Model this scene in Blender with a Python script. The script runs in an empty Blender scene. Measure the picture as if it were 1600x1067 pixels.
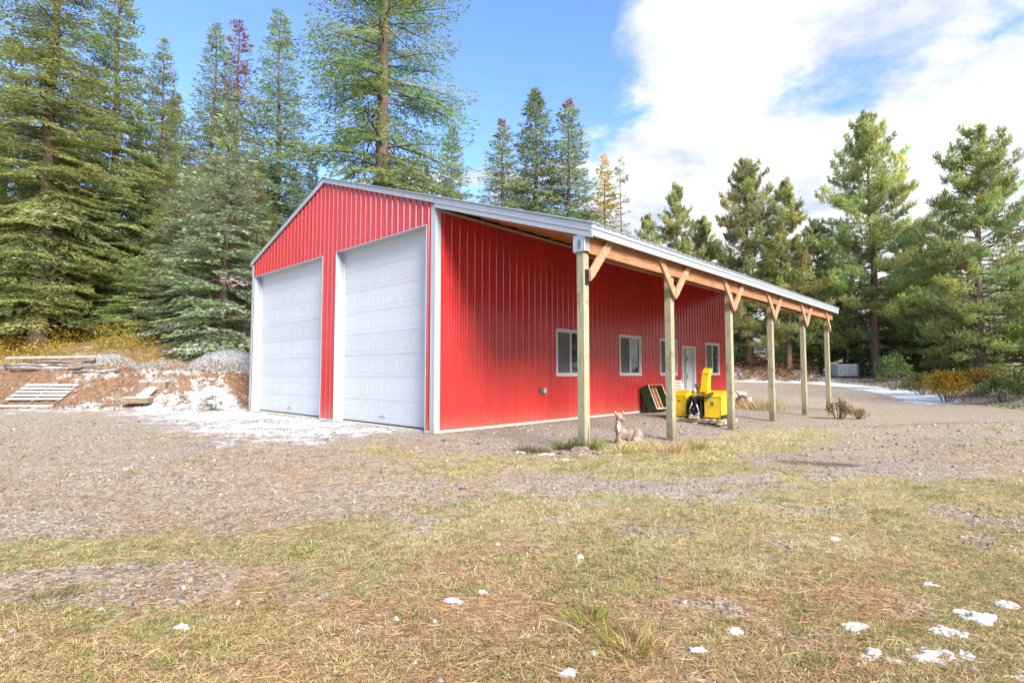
import bpy, bmesh, math, random
import numpy as np
from math import sin, cos, pi, radians
from mathutils import Vector, Matrix

random.seed(7)
SC = bpy.context.scene
COL = SC.collection

# ------------------------------------------------------------------ camera
cam_d = bpy.data.cameras.new('camera')
cam = bpy.data.objects.new('camera', cam_d)
COL.objects.link(cam)
cam_d.sensor_width = 36.0
cam_d.lens = 846.235 / 1600 * 36.0
cam_d.clip_end = 2000
cam_d.clip_start = 0.05
cam.location = (0, 0, 1.2)
cam.rotation_euler = (pi / 2 + 0.058, 0, 0)
SC.camera = cam

# ------------------------------------------------------------------ sky and sun
SUN_EL, SUN_AZ = radians(32), radians(149)      # azimuth clockwise from +Y: right and behind the camera
world = bpy.data.worlds.new('World')
SC.world = world
world.use_nodes = True
wn, wl = world.node_tree.nodes, world.node_tree.links
wn.clear()


def N(nodes, kind, **kw):
    n = nodes.new(kind)
    for k, v in kw.items():
        if k in ('operation', 'blend_type', 'data_type', 'noise_dimensions', 'feature', 'sky_type', 'distance', 'interpolation_type', 'clamp', 'noise_type', 'attribute_name', 'wave_type', 'bands_direction'):
            setattr(n, k, v)
        else:
            n.inputs[k].default_value = v
    return n


sky = N(wn, 'ShaderNodeTexSky', sky_type='NISHITA')
sky.sun_disc = False
sky.sun_elevation = SUN_EL
sky.sun_rotation = SUN_AZ
sky.altitude = 1200
sky.air_density = 1.0
sky.dust_density = 0.3
sky.ozone_density = 2.0
tc = N(wn, 'ShaderNodeTexCoord')
sep = N(wn, 'ShaderNodeSeparateXYZ')
wl.new(tc.outputs['Generated'], sep.inputs[0])


def M(nodes, links, op, a, b=None, c=None, clamp=False):
    n = nodes.new('ShaderNodeMath')
    n.operation = op
    n.use_clamp = clamp
    for i, q in enumerate((a, b, c)):
        if q is None:
            continue
        if isinstance(q, (int, float)):
            n.inputs[i].default_value = q
        else:
            links.new(q, n.inputs[i])
    return n.outputs[0]


def WM(op, a, b=None, c=None, clamp=False):
    return M(wn, wl, op, a, b, c, clamp)


sx, sy, sz = sep.outputs
zz = WM('ADD', WM('MAXIMUM', sz, 0.0), 0.22)
cxy = N(wn, 'ShaderNodeCombineXYZ')
wl.new(WM('DIVIDE', sx, zz), cxy.inputs[0])
wl.new(WM('DIVIDE', sy, zz), cxy.inputs[1])
CLOUD_W = 5.1
cn1 = N(wn, 'ShaderNodeTexNoise', noise_dimensions='4D', Scale=1.7, Detail=10.0, Roughness=0.60, Distortion=0.15, W=CLOUD_W)
wl.new(cxy.outputs[0], cn1.inputs['Vector'])
cn2 = N(wn, 'ShaderNodeTexNoise', Scale=3.2, Detail=7.0, Roughness=0.62)
wl.new(cxy.outputs[0], cn2.inputs['Vector'])
# a cloud bank fills the right half of the sky, lower clouds lie along the horizon
side = WM('SUBTRACT', WM('MULTIPLY', sx, 0.985), WM('MULTIPLY', sy, 0.165))
mr = N(wn, 'ShaderNodeMapRange', interpolation_type='SMOOTHSTEP')
wl.new(side, mr.inputs[0])
mr.inputs[1].default_value = -0.06; mr.inputs[2].default_value = 0.14
mr.inputs[3].default_value = -0.15; mr.inputs[4].default_value = 0.12
lowb = N(wn, 'ShaderNodeMapRange', interpolation_type='SMOOTHSTEP')
wl.new(sz, lowb.inputs[0])
lowb.inputs[1].default_value = 0.46; lowb.inputs[2].default_value = 0.22
lowb.inputs[3].default_value = 0.0; lowb.inputs[4].default_value = 0.20
cov = WM('ADD', WM('ADD', cn1.outputs[0], mr.outputs[0]), lowb.outputs[0])
cmask = N(wn, 'ShaderNodeMapRange', interpolation_type='SMOOTHSTEP')
wl.new(cov, cmask.inputs[0])
cmask.inputs[1].default_value = 0.485; cmask.inputs[2].default_value = 0.60
ccol = N(wn, 'ShaderNodeValToRGB')
wl.new(cn2.outputs[0], ccol.inputs[0])
ccol.color_ramp.elements[0].position = 0.36; ccol.color_ramp.elements[0].color = (0.165, 0.185, 0.225, 1)
ccol.color_ramp.elements[1].position = 0.58; ccol.color_ramp.elements[1].color = (0.295, 0.299, 0.305, 1)
skym = N(wn, 'ShaderNodeMix', data_type='RGBA', blend_type='MULTIPLY')
skym.inputs[0].default_value = 1.0
wl.new(sky.outputs[0], skym.inputs[6])
skym.inputs[7].default_value = (0.072, 0.082, 0.099, 1)
mixs = N(wn, 'ShaderNodeMix', data_type='RGBA')
wl.new(cmask.outputs[0], mixs.inputs[0])
wl.new(skym.outputs[2], mixs.inputs[6])
wl.new(ccol.outputs[0], mixs.inputs[7])
bg = N(wn, 'ShaderNodeBackground', Strength=1.0)
wl.new(mixs.outputs[2], bg.inputs[0])
wo = wn.new('ShaderNodeOutputWorld')
wl.new(bg.outputs[0], wo.inputs[0])

sun_d = bpy.data.lights.new('sun', 'SUN')
sun_d.energy = 2.2
sun_d.angle = radians(26)
sun_d.color = (1.0, 0.95, 0.87)
sun = bpy.data.objects.new('sun', sun_d)
COL.objects.link(sun)
to_sun = Vector((sin(SUN_AZ) * cos(SUN_EL), cos(SUN_AZ) * cos(SUN_EL), sin(SUN_EL)))
sun.rotation_euler = to_sun.to_track_quat('Z', 'Y').to_euler()
sun.location = (30, -30, 40)

SC.view_settings.view_transform = 'Standard'
SC.view_settings.look = 'None'
SC.view_settings.gamma = 1.0
SC.view_settings.use_curve_mapping = False
SC.view_settings.exposure = 2.10
SC.render.engine = 'CYCLES'
SC.cycles.max_bounces = 6
SC.cycles.diffuse_bounces = 5
SC.cycles.glossy_bounces = 2
SC.cycles.transmission_bounces = 2
SC.cycles.transparent_max_bounces = 8
SC.cycles.use_denoising = True
SC.cycles.use_adaptive_sampling = True
SC.cycles.adaptive_threshold = 0.02
SC.cycles.caustics_reflective = False
SC.cycles.caustics_refractive = False

# ------------------------------------------------------------------ helpers


def tag(o, label=None, cat=None, group=None, kind=None):
    if label: o['label'] = label
    if cat: o['category'] = cat
    if group: o['group'] = group
    if kind: o['kind'] = kind
    return o


def empty(name, loc=(0, 0, 0), rz=0.0):
    o = bpy.data.objects.new(name, None)
    o.empty_display_size = 0.2
    COL.objects.link(o)
    o.location = loc
    o.rotation_euler = (0, 0, rz)
    return o


def link(name, me, parent=None, mat=None, smooth=False):
    if mat is not None and not me.materials:
        me.materials.append(mat)
    if smooth:
        me.polygons.foreach_set('use_smooth', np.ones(len(me.polygons), bool))
    o = bpy.data.objects.new(name, me)
    COL.objects.link(o)
    if parent is not None:
        o.parent = parent
    return o


def np_mesh(name, V, F, col=None):
    """V (n,3), F (m,k) uniform polygons, col (n,3) point colours"""
    V = np.asarray(V, np.float32); F = np.asarray(F, np.int32)
    me = bpy.data.meshes.new(name)
    me.vertices.add(len(V)); me.vertices.foreach_set('co', V.ravel())
    k = F.shape[1]
    me.loops.add(F.size); me.loops.foreach_set('vertex_index', F.ravel())
    me.polygons.add(len(F))
    me.polygons.foreach_set('loop_start', np.arange(0, F.size, k, dtype=np.int32))
    me.polygons.foreach_set('loop_total', np.full(len(F), k, np.int32))
    if col is not None:
        a = me.attributes.new('Col', 'FLOAT_COLOR', 'POINT')
        c = np.ones((len(V), 4), np.float32); c[:, :3] = col
        a.data.foreach_set('color', c.ravel())
    me.update(calc_edges=True)
    return me


class MB:
    """collects boxes, bars, tubes and loose faces into one mesh"""
    def __init__(s):
        s.v, s.f = [], []

    def face(s, pts):
        n = len(s.v)
        s.v += [tuple(p) for p in pts]
        s.f.append(tuple(range(n, n + len(pts))))
        return s

    def hexa(s, p):
        n = len(s.v)
        s.v += [tuple(q) for q in p]
        for f in ((0, 3, 2, 1), (4, 5, 6, 7), (0, 1, 5, 4), (1, 2, 6, 5), (2, 3, 7, 6), (3, 0, 4, 7)):
            s.f.append(tuple(n + i for i in f))
        return s

    def box(s, x0, x1, y0, y1, z0, z1):
        return s.hexa([(x0, y0, z0), (x1, y0, z0), (x1, y1, z0), (x0, y1, z0), (x0, y0, z1), (x1, y0, z1), (x1, y1, z1), (x0, y1, z1)])

    def bar(s, a, b, w, t, up=(0, 0, 1)):
        """rectangular bar a-b, w across (perp. to up), t along up"""
        a, b = Vector(a), Vector(b); d = (b - a).normalized()
        up = Vector(up); r = d.cross(up)
        if r.length < 1e-4: r = d.cross(Vector((0, 1, 0)))
        r.normalize(); q = r.cross(d)
        r *= w / 2; q *= t / 2
        return s.hexa([a - r - q, a + r - q, a + r + q, a - r + q, b - r - q, b + r - q, b + r + q, b - r + q])

    def tube(s, pts, rad, seg=8, cap=True):
        pts = [Vector(p) for p in pts]
        if isinstance(rad, (int, float)): rad = [rad] * len(pts)
        rings = []
        ref = Vector((0, 0, 1))
        for i, p in enumerate(pts):
            d = (pts[min(i + 1, len(pts) - 1)] - pts[max(i - 1, 0)]).normalized()
            r = d.cross(ref)
            if r.length < 0.05: r = d.cross(Vector((0, 1, 0)))
            r.normalize(); q = d.cross(r)
            n = len(s.v)
            for k in range(seg):
                a = 2 * pi * k / seg
                s.v.append(tuple(p + (r * cos(a) + q * sin(a)) * rad[i]))
            rings.append(n)
        for i in range(len(rings) - 1):
            for k in range(seg):
                s.f.append((rings[i] + k, rings[i] + (k + 1) % seg, rings[i + 1] + (k + 1) % seg, rings[i + 1] + k))
        if cap:
            s.f.append(tuple(rings[0] + k for k in range(seg))[::-1])
            s.f.append(tuple(rings[-1] + k for k in range(seg)))
        return s

    def mesh(s, name):
        me = bpy.data.meshes.new(name)
        me.from_pydata(s.v, [], s.f)
        bm = bmesh.new(); bm.from_mesh(me)
        bmesh.ops.recalc_face_normals(bm, faces=bm.faces)
        bm.to_mesh(me); bm.free()
        me.update()
        return me

    def build(s, name, mat, parent=None, smooth=False, bevel=0.0):
        me = s.mesh(name)
        if bevel:
            bm = bmesh.new(); bm.from_mesh(me)
            bmesh.ops.bevel(bm, geom=list(bm.edges), offset=bevel, segments=1, affect='EDGES', profile=0.5)
            bm.to_mesh(me); bm.free()
        return link(name, me, parent, mat, smooth)


def eval_mesh(o, name):
    dg = bpy.context.evaluated_depsgraph_get()
    dg.update()
    me = bpy.data.meshes.new_from_object(o.evaluated_get(dg))
    me.name = name
    return me


# value noise ------------------------------------------------------
def _hash(ix, iy, seed):
    h = (ix.astype(np.int64) * 374761393 + iy.astype(np.int64) * 668265263 + seed * 1442695041) & 0xFFFFFFFF
    h = ((h ^ (h >> 13)) * 1274126177) & 0xFFFFFFFF
    h = (h ^ (h >> 16)) & 0xFFFFFFFF
    return h / 4294967295.0


def vnoise(x, y, seed=0):
    x = np.asarray(x, float); y = np.asarray(y, float)
    ix, iy = np.floor(x), np.floor(y)
    fx, fy = x - ix, y - iy
    fx = fx * fx * (3 - 2 * fx); fy = fy * fy * (3 - 2 * fy)
    a = _hash(ix, iy, seed); b = _hash(ix + 1, iy, seed); c = _hash(ix, iy + 1, seed); d = _hash(ix + 1, iy + 1, seed)
    return (a * (1 - fx) + b * fx) * (1 - fy) + (c * (1 - fx) + d * fx) * fy


def fbm(x, y, seed=0, octs=4):
    s = 0; amp = 0.5; t = 0
    for o in range(octs):
        s = s + amp * vnoise(x * 2 ** o + 17.3 * o, y * 2 ** o - 9.1 * o, seed + o); t += amp; amp *= 0.55
    return s / t


def S(a, b, x):
    t = np.clip((np.asarray(x, float) - a) / (b - a), 0, 1)
    return t * t * (3 - 2 * t)


# ------------------------------------------------------------------ materials
MATS = {}


def new_mat(name):
    m = bpy.data.materials.new(name); m.use_nodes = True
    nt = m.node_tree; nt.nodes.clear()
    out = nt.nodes.new('ShaderNodeOutputMaterial')
    b = nt.nodes.new('ShaderNodeBsdfPrincipled')
    nt.links.new(b.outputs[0], out.inputs[0])
    MATS[name] = m
    return m, nt.nodes, nt.links, b, out


def ramp(nodes, stops):
    r = nodes.new('ShaderNodeValToRGB')
    el = r.color_ramp.elements
    while len(el) < len(stops): el.new(0.5)
    for e, (p, c) in zip(el, stops):
        e.position = p; e.color = (*c, 1)
    return r


def noise_mat(name, c1, c2, scale=8.0, rough=0.7, stretch=(1, 1, 1), bump=0.0, spec=0.3, metallic=0.0, detail=5.0, dist=0.0, coords='Object', bscale=None, dirt=None, lo=0.35, hi=0.65):
    m, n, l, b, out = new_mat(name)
    t = n.new('ShaderNodeTexCoord')
    mp = n.new('ShaderNodeMapping'); mp.inputs['Scale'].default_value = stretch
    l.new(t.outputs[coords], mp.inputs[0])
    nz = N(n, 'ShaderNodeTexNoise', Scale=scale, Detail=detail, Roughness=0.6, Distortion=dist)
    l.new(mp.outputs[0], nz.inputs['Vector'])
    r = ramp(n, [(lo, c1), (hi, c2)])
    l.new(nz.outputs[0], r.inputs[0])
    colr = r.outputs[0]
    if dirt:
        dn = N(n, 'ShaderNodeTexNoise', Scale=dirt[1], Detail=6.0, Roughness=0.65)
        l.new(t.outputs[coords], dn.inputs['Vector'])
        dr = ramp(n, [(dirt[2], (0, 0, 0)), (dirt[3], (1, 1, 1))])
        l.new(dn.outputs[0], dr.inputs[0])
        mx = N(n, 'ShaderNodeMix', data_type='RGBA')
        l.new(dr.outputs[0], mx.inputs[0]); l.new(colr, mx.inputs[6]); mx.inputs[7].default_value = (*dirt[0], 1)
        colr = mx.outputs[2]
    l.new(colr, b.inputs['Base Color'])
    b.inputs['Roughness'].default_value = rough
    b.inputs['Specular IOR Level'].default_value = spec
    b.inputs['Metallic'].default_value = metallic
    if bump:
        bn = n.new('ShaderNodeBump'); bn.inputs['Strength'].default_value = 0.6; bn.inputs['Distance'].default_value = bump
        if bscale:
            n2 = N(n, 'ShaderNodeTexNoise', Scale=bscale, Detail=4.0); l.new(mp.outputs[0], n2.inputs['Vector']); l.new(n2.outputs[0], bn.inputs['Height'])
        else:
            l.new(nz.outputs[0], bn.inputs['Height'])
        l.new(bn.outputs[0], b.inputs['Normal'])
    return m


def foliage_mat(name, trans=0.25, rough=0.55):
    m, n, l, b, out = new_mat(name)
    at = n.new('ShaderNodeAttribute'); at.attribute_name = 'Col'
    info = n.new('ShaderNodeObjectInfo')
    hv = n.new('ShaderNodeHueSaturation')
    l.new(at.outputs['Color'], hv.inputs['Color'])
    l.new(M(n, l, 'MULTIPLY_ADD', info.outputs['Random'], 0.03, 0.485), hv.inputs['Hue'])
    l.new(M(n, l, 'MULTIPLY_ADD', info.outputs['Random'], 0.35, 0.82), hv.inputs['Value'])
    l.new(hv.outputs[0], b.inputs['Base Color'])
    b.inputs['Roughness'].default_value = rough
    b.inputs['Specular IOR Level'].default_value = 0.25
    tr = n.new('ShaderNodeBsdfTranslucent')
    l.new(hv.outputs[0], tr.inputs[0])
    mx = n.new('ShaderNodeMixShader'); mx.inputs[0].default_value = trans
    l.new(b.outputs[0], mx.inputs[1]); l.new(tr.outputs[0], mx.inputs[2])
    l.new(mx.outputs[0], out.inputs[0])
    return m


def plain(name, c, rough=0.5, metallic=0.0, spec=0.5, var=0.12, scale=6.0):
    return noise_mat(name, tuple(q * (1 - var) for q in c), tuple(min(1, q * (1 + var)) for q in c), scale=scale, rough=rough, metallic=metallic, spec=spec)


def metal_paint(name, c, rough, streak=0.10, mud=0.75, spec=0.5):
    """painted sheet metal: faint vertical streaks, splash dirt low down, uneven gloss"""
    m, n, l, b, out = new_mat(name)
    t = n.new('ShaderNodeTexCoord')
    mp = n.new('ShaderNodeMapping'); mp.inputs['Scale'].default_value = (3.0, 3.0, 0.25)
    l.new(t.outputs['Object'], mp.inputs[0])
    nz = N(n, 'ShaderNodeTexNoise', Scale=3.0, Detail=6.0, Roughness=0.6); l.new(mp.outputs[0], nz.inputs['Vector'])
    r = ramp(n, [(0.3, tuple(q * (1 - streak) for q in c)), (0.7, tuple(min(1, q * (1 + streak)) for q in c))])
    l.new(nz.outputs[0], r.inputs[0])
    fine = N(n, 'ShaderNodeTexNoise', Scale=30.0, Detail=5.0, Roughness=0.7); l.new(t.outputs['Object'], fine.inputs['Vector'])
    sp = n.new('ShaderNodeSeparateXYZ'); l.new(t.outputs['Object'], sp.inputs[0])
    low = N(n, 'ShaderNodeMapRange'); l.new(sp.outputs[2], low.inputs[0])
    low.inputs[1].default_value = 0.55; low.inputs[2].default_value = 0.0
    splash = M(n, l, 'MULTIPLY', M(n, l, 'MULTIPLY', low.outputs[0], low.outputs[0]), M(n, l, 'MULTIPLY', fine.outputs[0], mud))
    mx = N(n, 'ShaderNodeMix', data_type='RGBA')
    l.new(splash, mx.inputs[0]); l.new(r.outputs[0], mx.inputs[6]); mx.inputs[7].default_value = (0.30, 0.22, 0.15, 1)
    info = n.new('ShaderNodeObjectInfo'); hv = n.new('ShaderNodeHueSaturation'); l.new(mx.outputs[2], hv.inputs['Color'])
    l.new(M(n, l, 'MULTIPLY_ADD', info.outputs['Random'], 0.10, 0.95), hv.inputs['Value'])
    l.new(hv.outputs[0], b.inputs['Base Color'])
    l.new(M(n, l, 'MULTIPLY_ADD', nz.outputs[0], 0.14, rough - 0.07), b.inputs['Roughness'])
    b.inputs['Specular IOR Level'].default_value = spec
    wv = N(n, 'ShaderNodeTexNoise', Scale=2.2, Detail=2.0); l.new(t.outputs['Object'], wv.inputs['Vector'])
    bn = n.new('ShaderNodeBump'); bn.inputs['Strength'].default_value = 0.35; bn.inputs['Distance'].default_value = 0.012
    l.new(wv.outputs[0], bn.inputs['Height']); l.new(bn.outputs[0], b.inputs['Normal'])
    return m


red = metal_paint('red_paint', (0.48, 0.030, 0.030), 0.25, spec=0.7)
white_trim = metal_paint('white_trim_paint', (0.37, 0.41, 0.45), 0.42, 0.05)
door_white = metal_paint('garage_door_white', (0.55, 0.57, 0.595), 0.5, 0.03, mud=0.0, spec=0.35)
roof_grey = metal_paint('roof_grey_metal', (0.30, 0.335, 0.37), 0.38, 0.08)
vinyl = plain('white_vinyl', (0.58, 0.60, 0.63), 0.45, var=0.03)
post_wood = noise_mat('treated_post_wood', (0.235, 0.22, 0.145), (0.40, 0.375, 0.25), scale=5.0, stretch=(9, 9, 0.5), rough=0.75, bump=0.004, spec=0.2, dirt=((0.16, 0.12, 0.075), 3.4, 0.56, 0.72))
def stain_foot(m):
    nt = m.node_tree; n, l = nt.nodes, nt.links
    b = next(q for q in n if q.type == 'BSDF_PRINCIPLED')
    src = b.inputs['Base Color'].links[0].from_socket
    t = n.new('ShaderNodeTexCoord'); sp = n.new('ShaderNodeSeparateXYZ'); l.new(t.outputs['Object'], sp.inputs[0])
    nz = N(n, 'ShaderNodeTexNoise', Scale=9.0, Detail=6.0); l.new(t.outputs['Object'], nz.inputs['Vector'])
    hgt = M(n, l, 'ADD', sp.outputs[2], M(n, l, 'MULTIPLY_ADD', nz.outputs[0], 0.6, -0.3))
    mr_ = N(n, 'ShaderNodeMapRange'); l.new(hgt, mr_.inputs[0])
    for k, q in ((1, 0.42), (2, -0.05), (3, 0.0), (4, 0.75)): mr_.inputs[k].default_value = q
    mx = N(n, 'ShaderNodeMix', data_type='RGBA'); l.new(mr_.outputs[0], mx.inputs[0]); l.new(src, mx.inputs[6]); mx.inputs[7].default_value = (0.13, 0.095, 0.055, 1)
    l.new(mx.outputs[2], b.inputs['Base Color'])


stain_foot(post_wood)
beam_wood = noise_mat('cedar_beam_wood', (0.28, 0.125, 0.065), (0.45, 0.235, 0.125), scale=5.0, stretch=(9, 0.6, 9), rough=0.7, bump=0.003, spec=0.2, dirt=((0.19, 0.095, 0.05), 3.0, 0.52, 0.72))
rafter_wood = noise_mat('rafter_wood', (0.36, 0.15, 0.065), (0.52, 0.25, 0.11), scale=5.0, stretch=(0.6, 9, 9), rough=0.75, spec=0.2)
brace_wood = noise_mat('brace_wood', (0.34, 0.18, 0.10), (0.47, 0.29, 0.18), scale=6.0, stretch=(6, 2, 2), rough=0.7, spec=0.2, dirt=((0.33, 0.28, 0.24), 4.0, 0.55, 0.75))
galv = noise_mat('galvanised_steel', (0.42, 0.44, 0.46), (0.6, 0.62, 0.64), scale=18, rough=0.45, metallic=0.7)
concrete = noise_mat('slab_concrete', (0.42, 0.39, 0.34), (0.58, 0.53, 0.46), scale=9, rough=0.9, bump=0.004)
glass = plain('window_glass', (0.035, 0.042, 0.05), 0.03, spec=0.9, var=0.05)
screen_mat = noise_mat('insect_screen', (0.10, 0.105, 0.115), (0.14, 0.145, 0.155), scale=3, rough=0.65, spec=0.25)
grey_door = plain('grey_door_paint', (0.27, 0.30, 0.34), 0.45, var=0.06)
pale_door = plain('pale_grey_paint', (0.47, 0.50, 0.54), 0.45, var=0.06)
black_plastic = plain('black_plastic', (0.022, 0.022, 0.024), 0.5)
black_metal = noise_mat('greasy_black_metal', (0.012, 0.012, 0.014), (0.05, 0.048, 0.05), scale=20, rough=0.45, metallic=0.3)
yellow = noise_mat('yellow_machine_paint', (0.62, 0.40, 0.008), (0.74, 0.51, 0.015), scale=3, rough=0.36, spec=0.5, dirt=((0.36, 0.20, 0.03), 3.5, 0.62, 0.85))
silver = plain('bright_steel', (0.62, 0.63, 0.66), 0.35, metallic=0.8)
pallet_wood = noise_mat('pallet_wood', (0.44, 0.34, 0.22), (0.62, 0.50, 0.35), scale=6, stretch=(1, 6, 6), rough=0.85)
grey_wood = noise_mat('weathered_grey_wood', (0.30, 0.26, 0.25), (0.50, 0.46, 0.44), scale=6, stretch=(0.7, 8, 8), rough=0.85, bump=0.003)
dark_wood = noise_mat('dark_old_wood', (0.10, 0.06, 0.05), (0.22, 0.15, 0.12), scale=8, rough=0.9)
log_wood = noise_mat('old_log_bark', (0.09, 0.065, 0.055), (0.33, 0.27, 0.23), scale=7, stretch=(0.6, 6, 6), rough=0.9, bump=0.01)
tan_block = noise_mat('tan_timber', (0.17, 0.12, 0.08), (0.25, 0.185, 0.12), scale=8, rough=0.85)
green_paint = plain('dark_green_paint', (0.018, 0.055, 0.016), 0.6, var=0.35, scale=14)
snow_mat = noise_mat('snow', (0.52, 0.56, 0.62), (0.66, 0.69, 0.73), scale=30, rough=0.75, bump=0.006, spec=0.2)
deer_mat = noise_mat('faded_statue_paint', (0.185, 0.125, 0.10), (0.28, 0.205, 0.17), scale=5, rough=0.6, spec=0.3, dirt=((0.46, 0.36, 0.31), 9, 0.52, 0.75))
cream = plain('cream_paint', (0.66, 0.55, 0.42), 0.6)
rust_red = plain('rusty_red', (0.35, 0.09, 0.06), 0.6, var=0.3)
rubber = plain('rubber', (0.03, 0.028, 0.028), 0.8)
poly_white = plain('tank_polyethylene', (0.80, 0.82, 0.83), 0.45, var=0.04)
rock_mat = noise_mat('field_rock', (0.13, 0.10, 0.085), (0.28, 0.215, 0.18), scale=12, rough=0.9, bump=0.01)
bark = noise_mat('conifer_bark', (0.085, 0.060, 0.050), (0.24, 0.175, 0.145), scale=9, stretch=(2.2, 2.2, 0.45), rough=0.95, bump=0.03, spec=0.1)
pine_bark = noise_mat('pine_bark', (0.12, 0.075, 0.06), (0.30, 0.19, 0.15), scale=8, stretch=(2.2, 2.2, 0.4), rough=0.95, bump=0.03, spec=0.1)
twig_mat = plain('bare_twig', (0.17, 0.12, 0.10), 0.9, var=0.25)
needles = foliage_mat('needle_foliage', 0.48)
leaves = foliage_mat('leaf_foliage', 0.35)
blades = foliage_mat('grass_blades', 0.30, 0.6)


def stone_mat(name, cols, scale):
    m, n, l, b, out = new_mat(name)
    t = n.new('ShaderNodeTexCoord')
    v = N(n, 'ShaderNodeTexVoronoi', Scale=scale); l.new(t.outputs['Object'], v.inputs['Vector'])
    sp = n.new('ShaderNodeSeparateColor'); l.new(v.outputs['Color'], sp.inputs[0])
    r = ramp(n, [(i / (len(cols) - 1), c) for i, c in enumerate(cols)]); l.new(sp.outputs[0], r.inputs[0])
    l.new(r.outputs[0], b.inputs['Base Color']); b.inputs['Roughness'].default_value = 0.9
    b.inputs['Specular IOR Level'].default_value = 0.2
    bn = n.new('ShaderNodeBump'); bn.inputs['Strength'].default_value = 1.0; bn.inputs['Distance'].default_value = 0.03
    bn.invert = True
    l.new(v.outputs['Distance'], bn.inputs['Height']); l.new(bn.outputs[0], b.inputs['Normal'])
    return m


pile_mat = stone_mat('crushed_grey_rock', [(0.15, 0.155, 0.165), (0.27, 0.28, 0.30), (0.36, 0.37, 0.39), (0.22, 0.22, 0.23)], 16)
pebble_mat = foliage_mat('pebbles', 0.0, 0.9)


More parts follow.
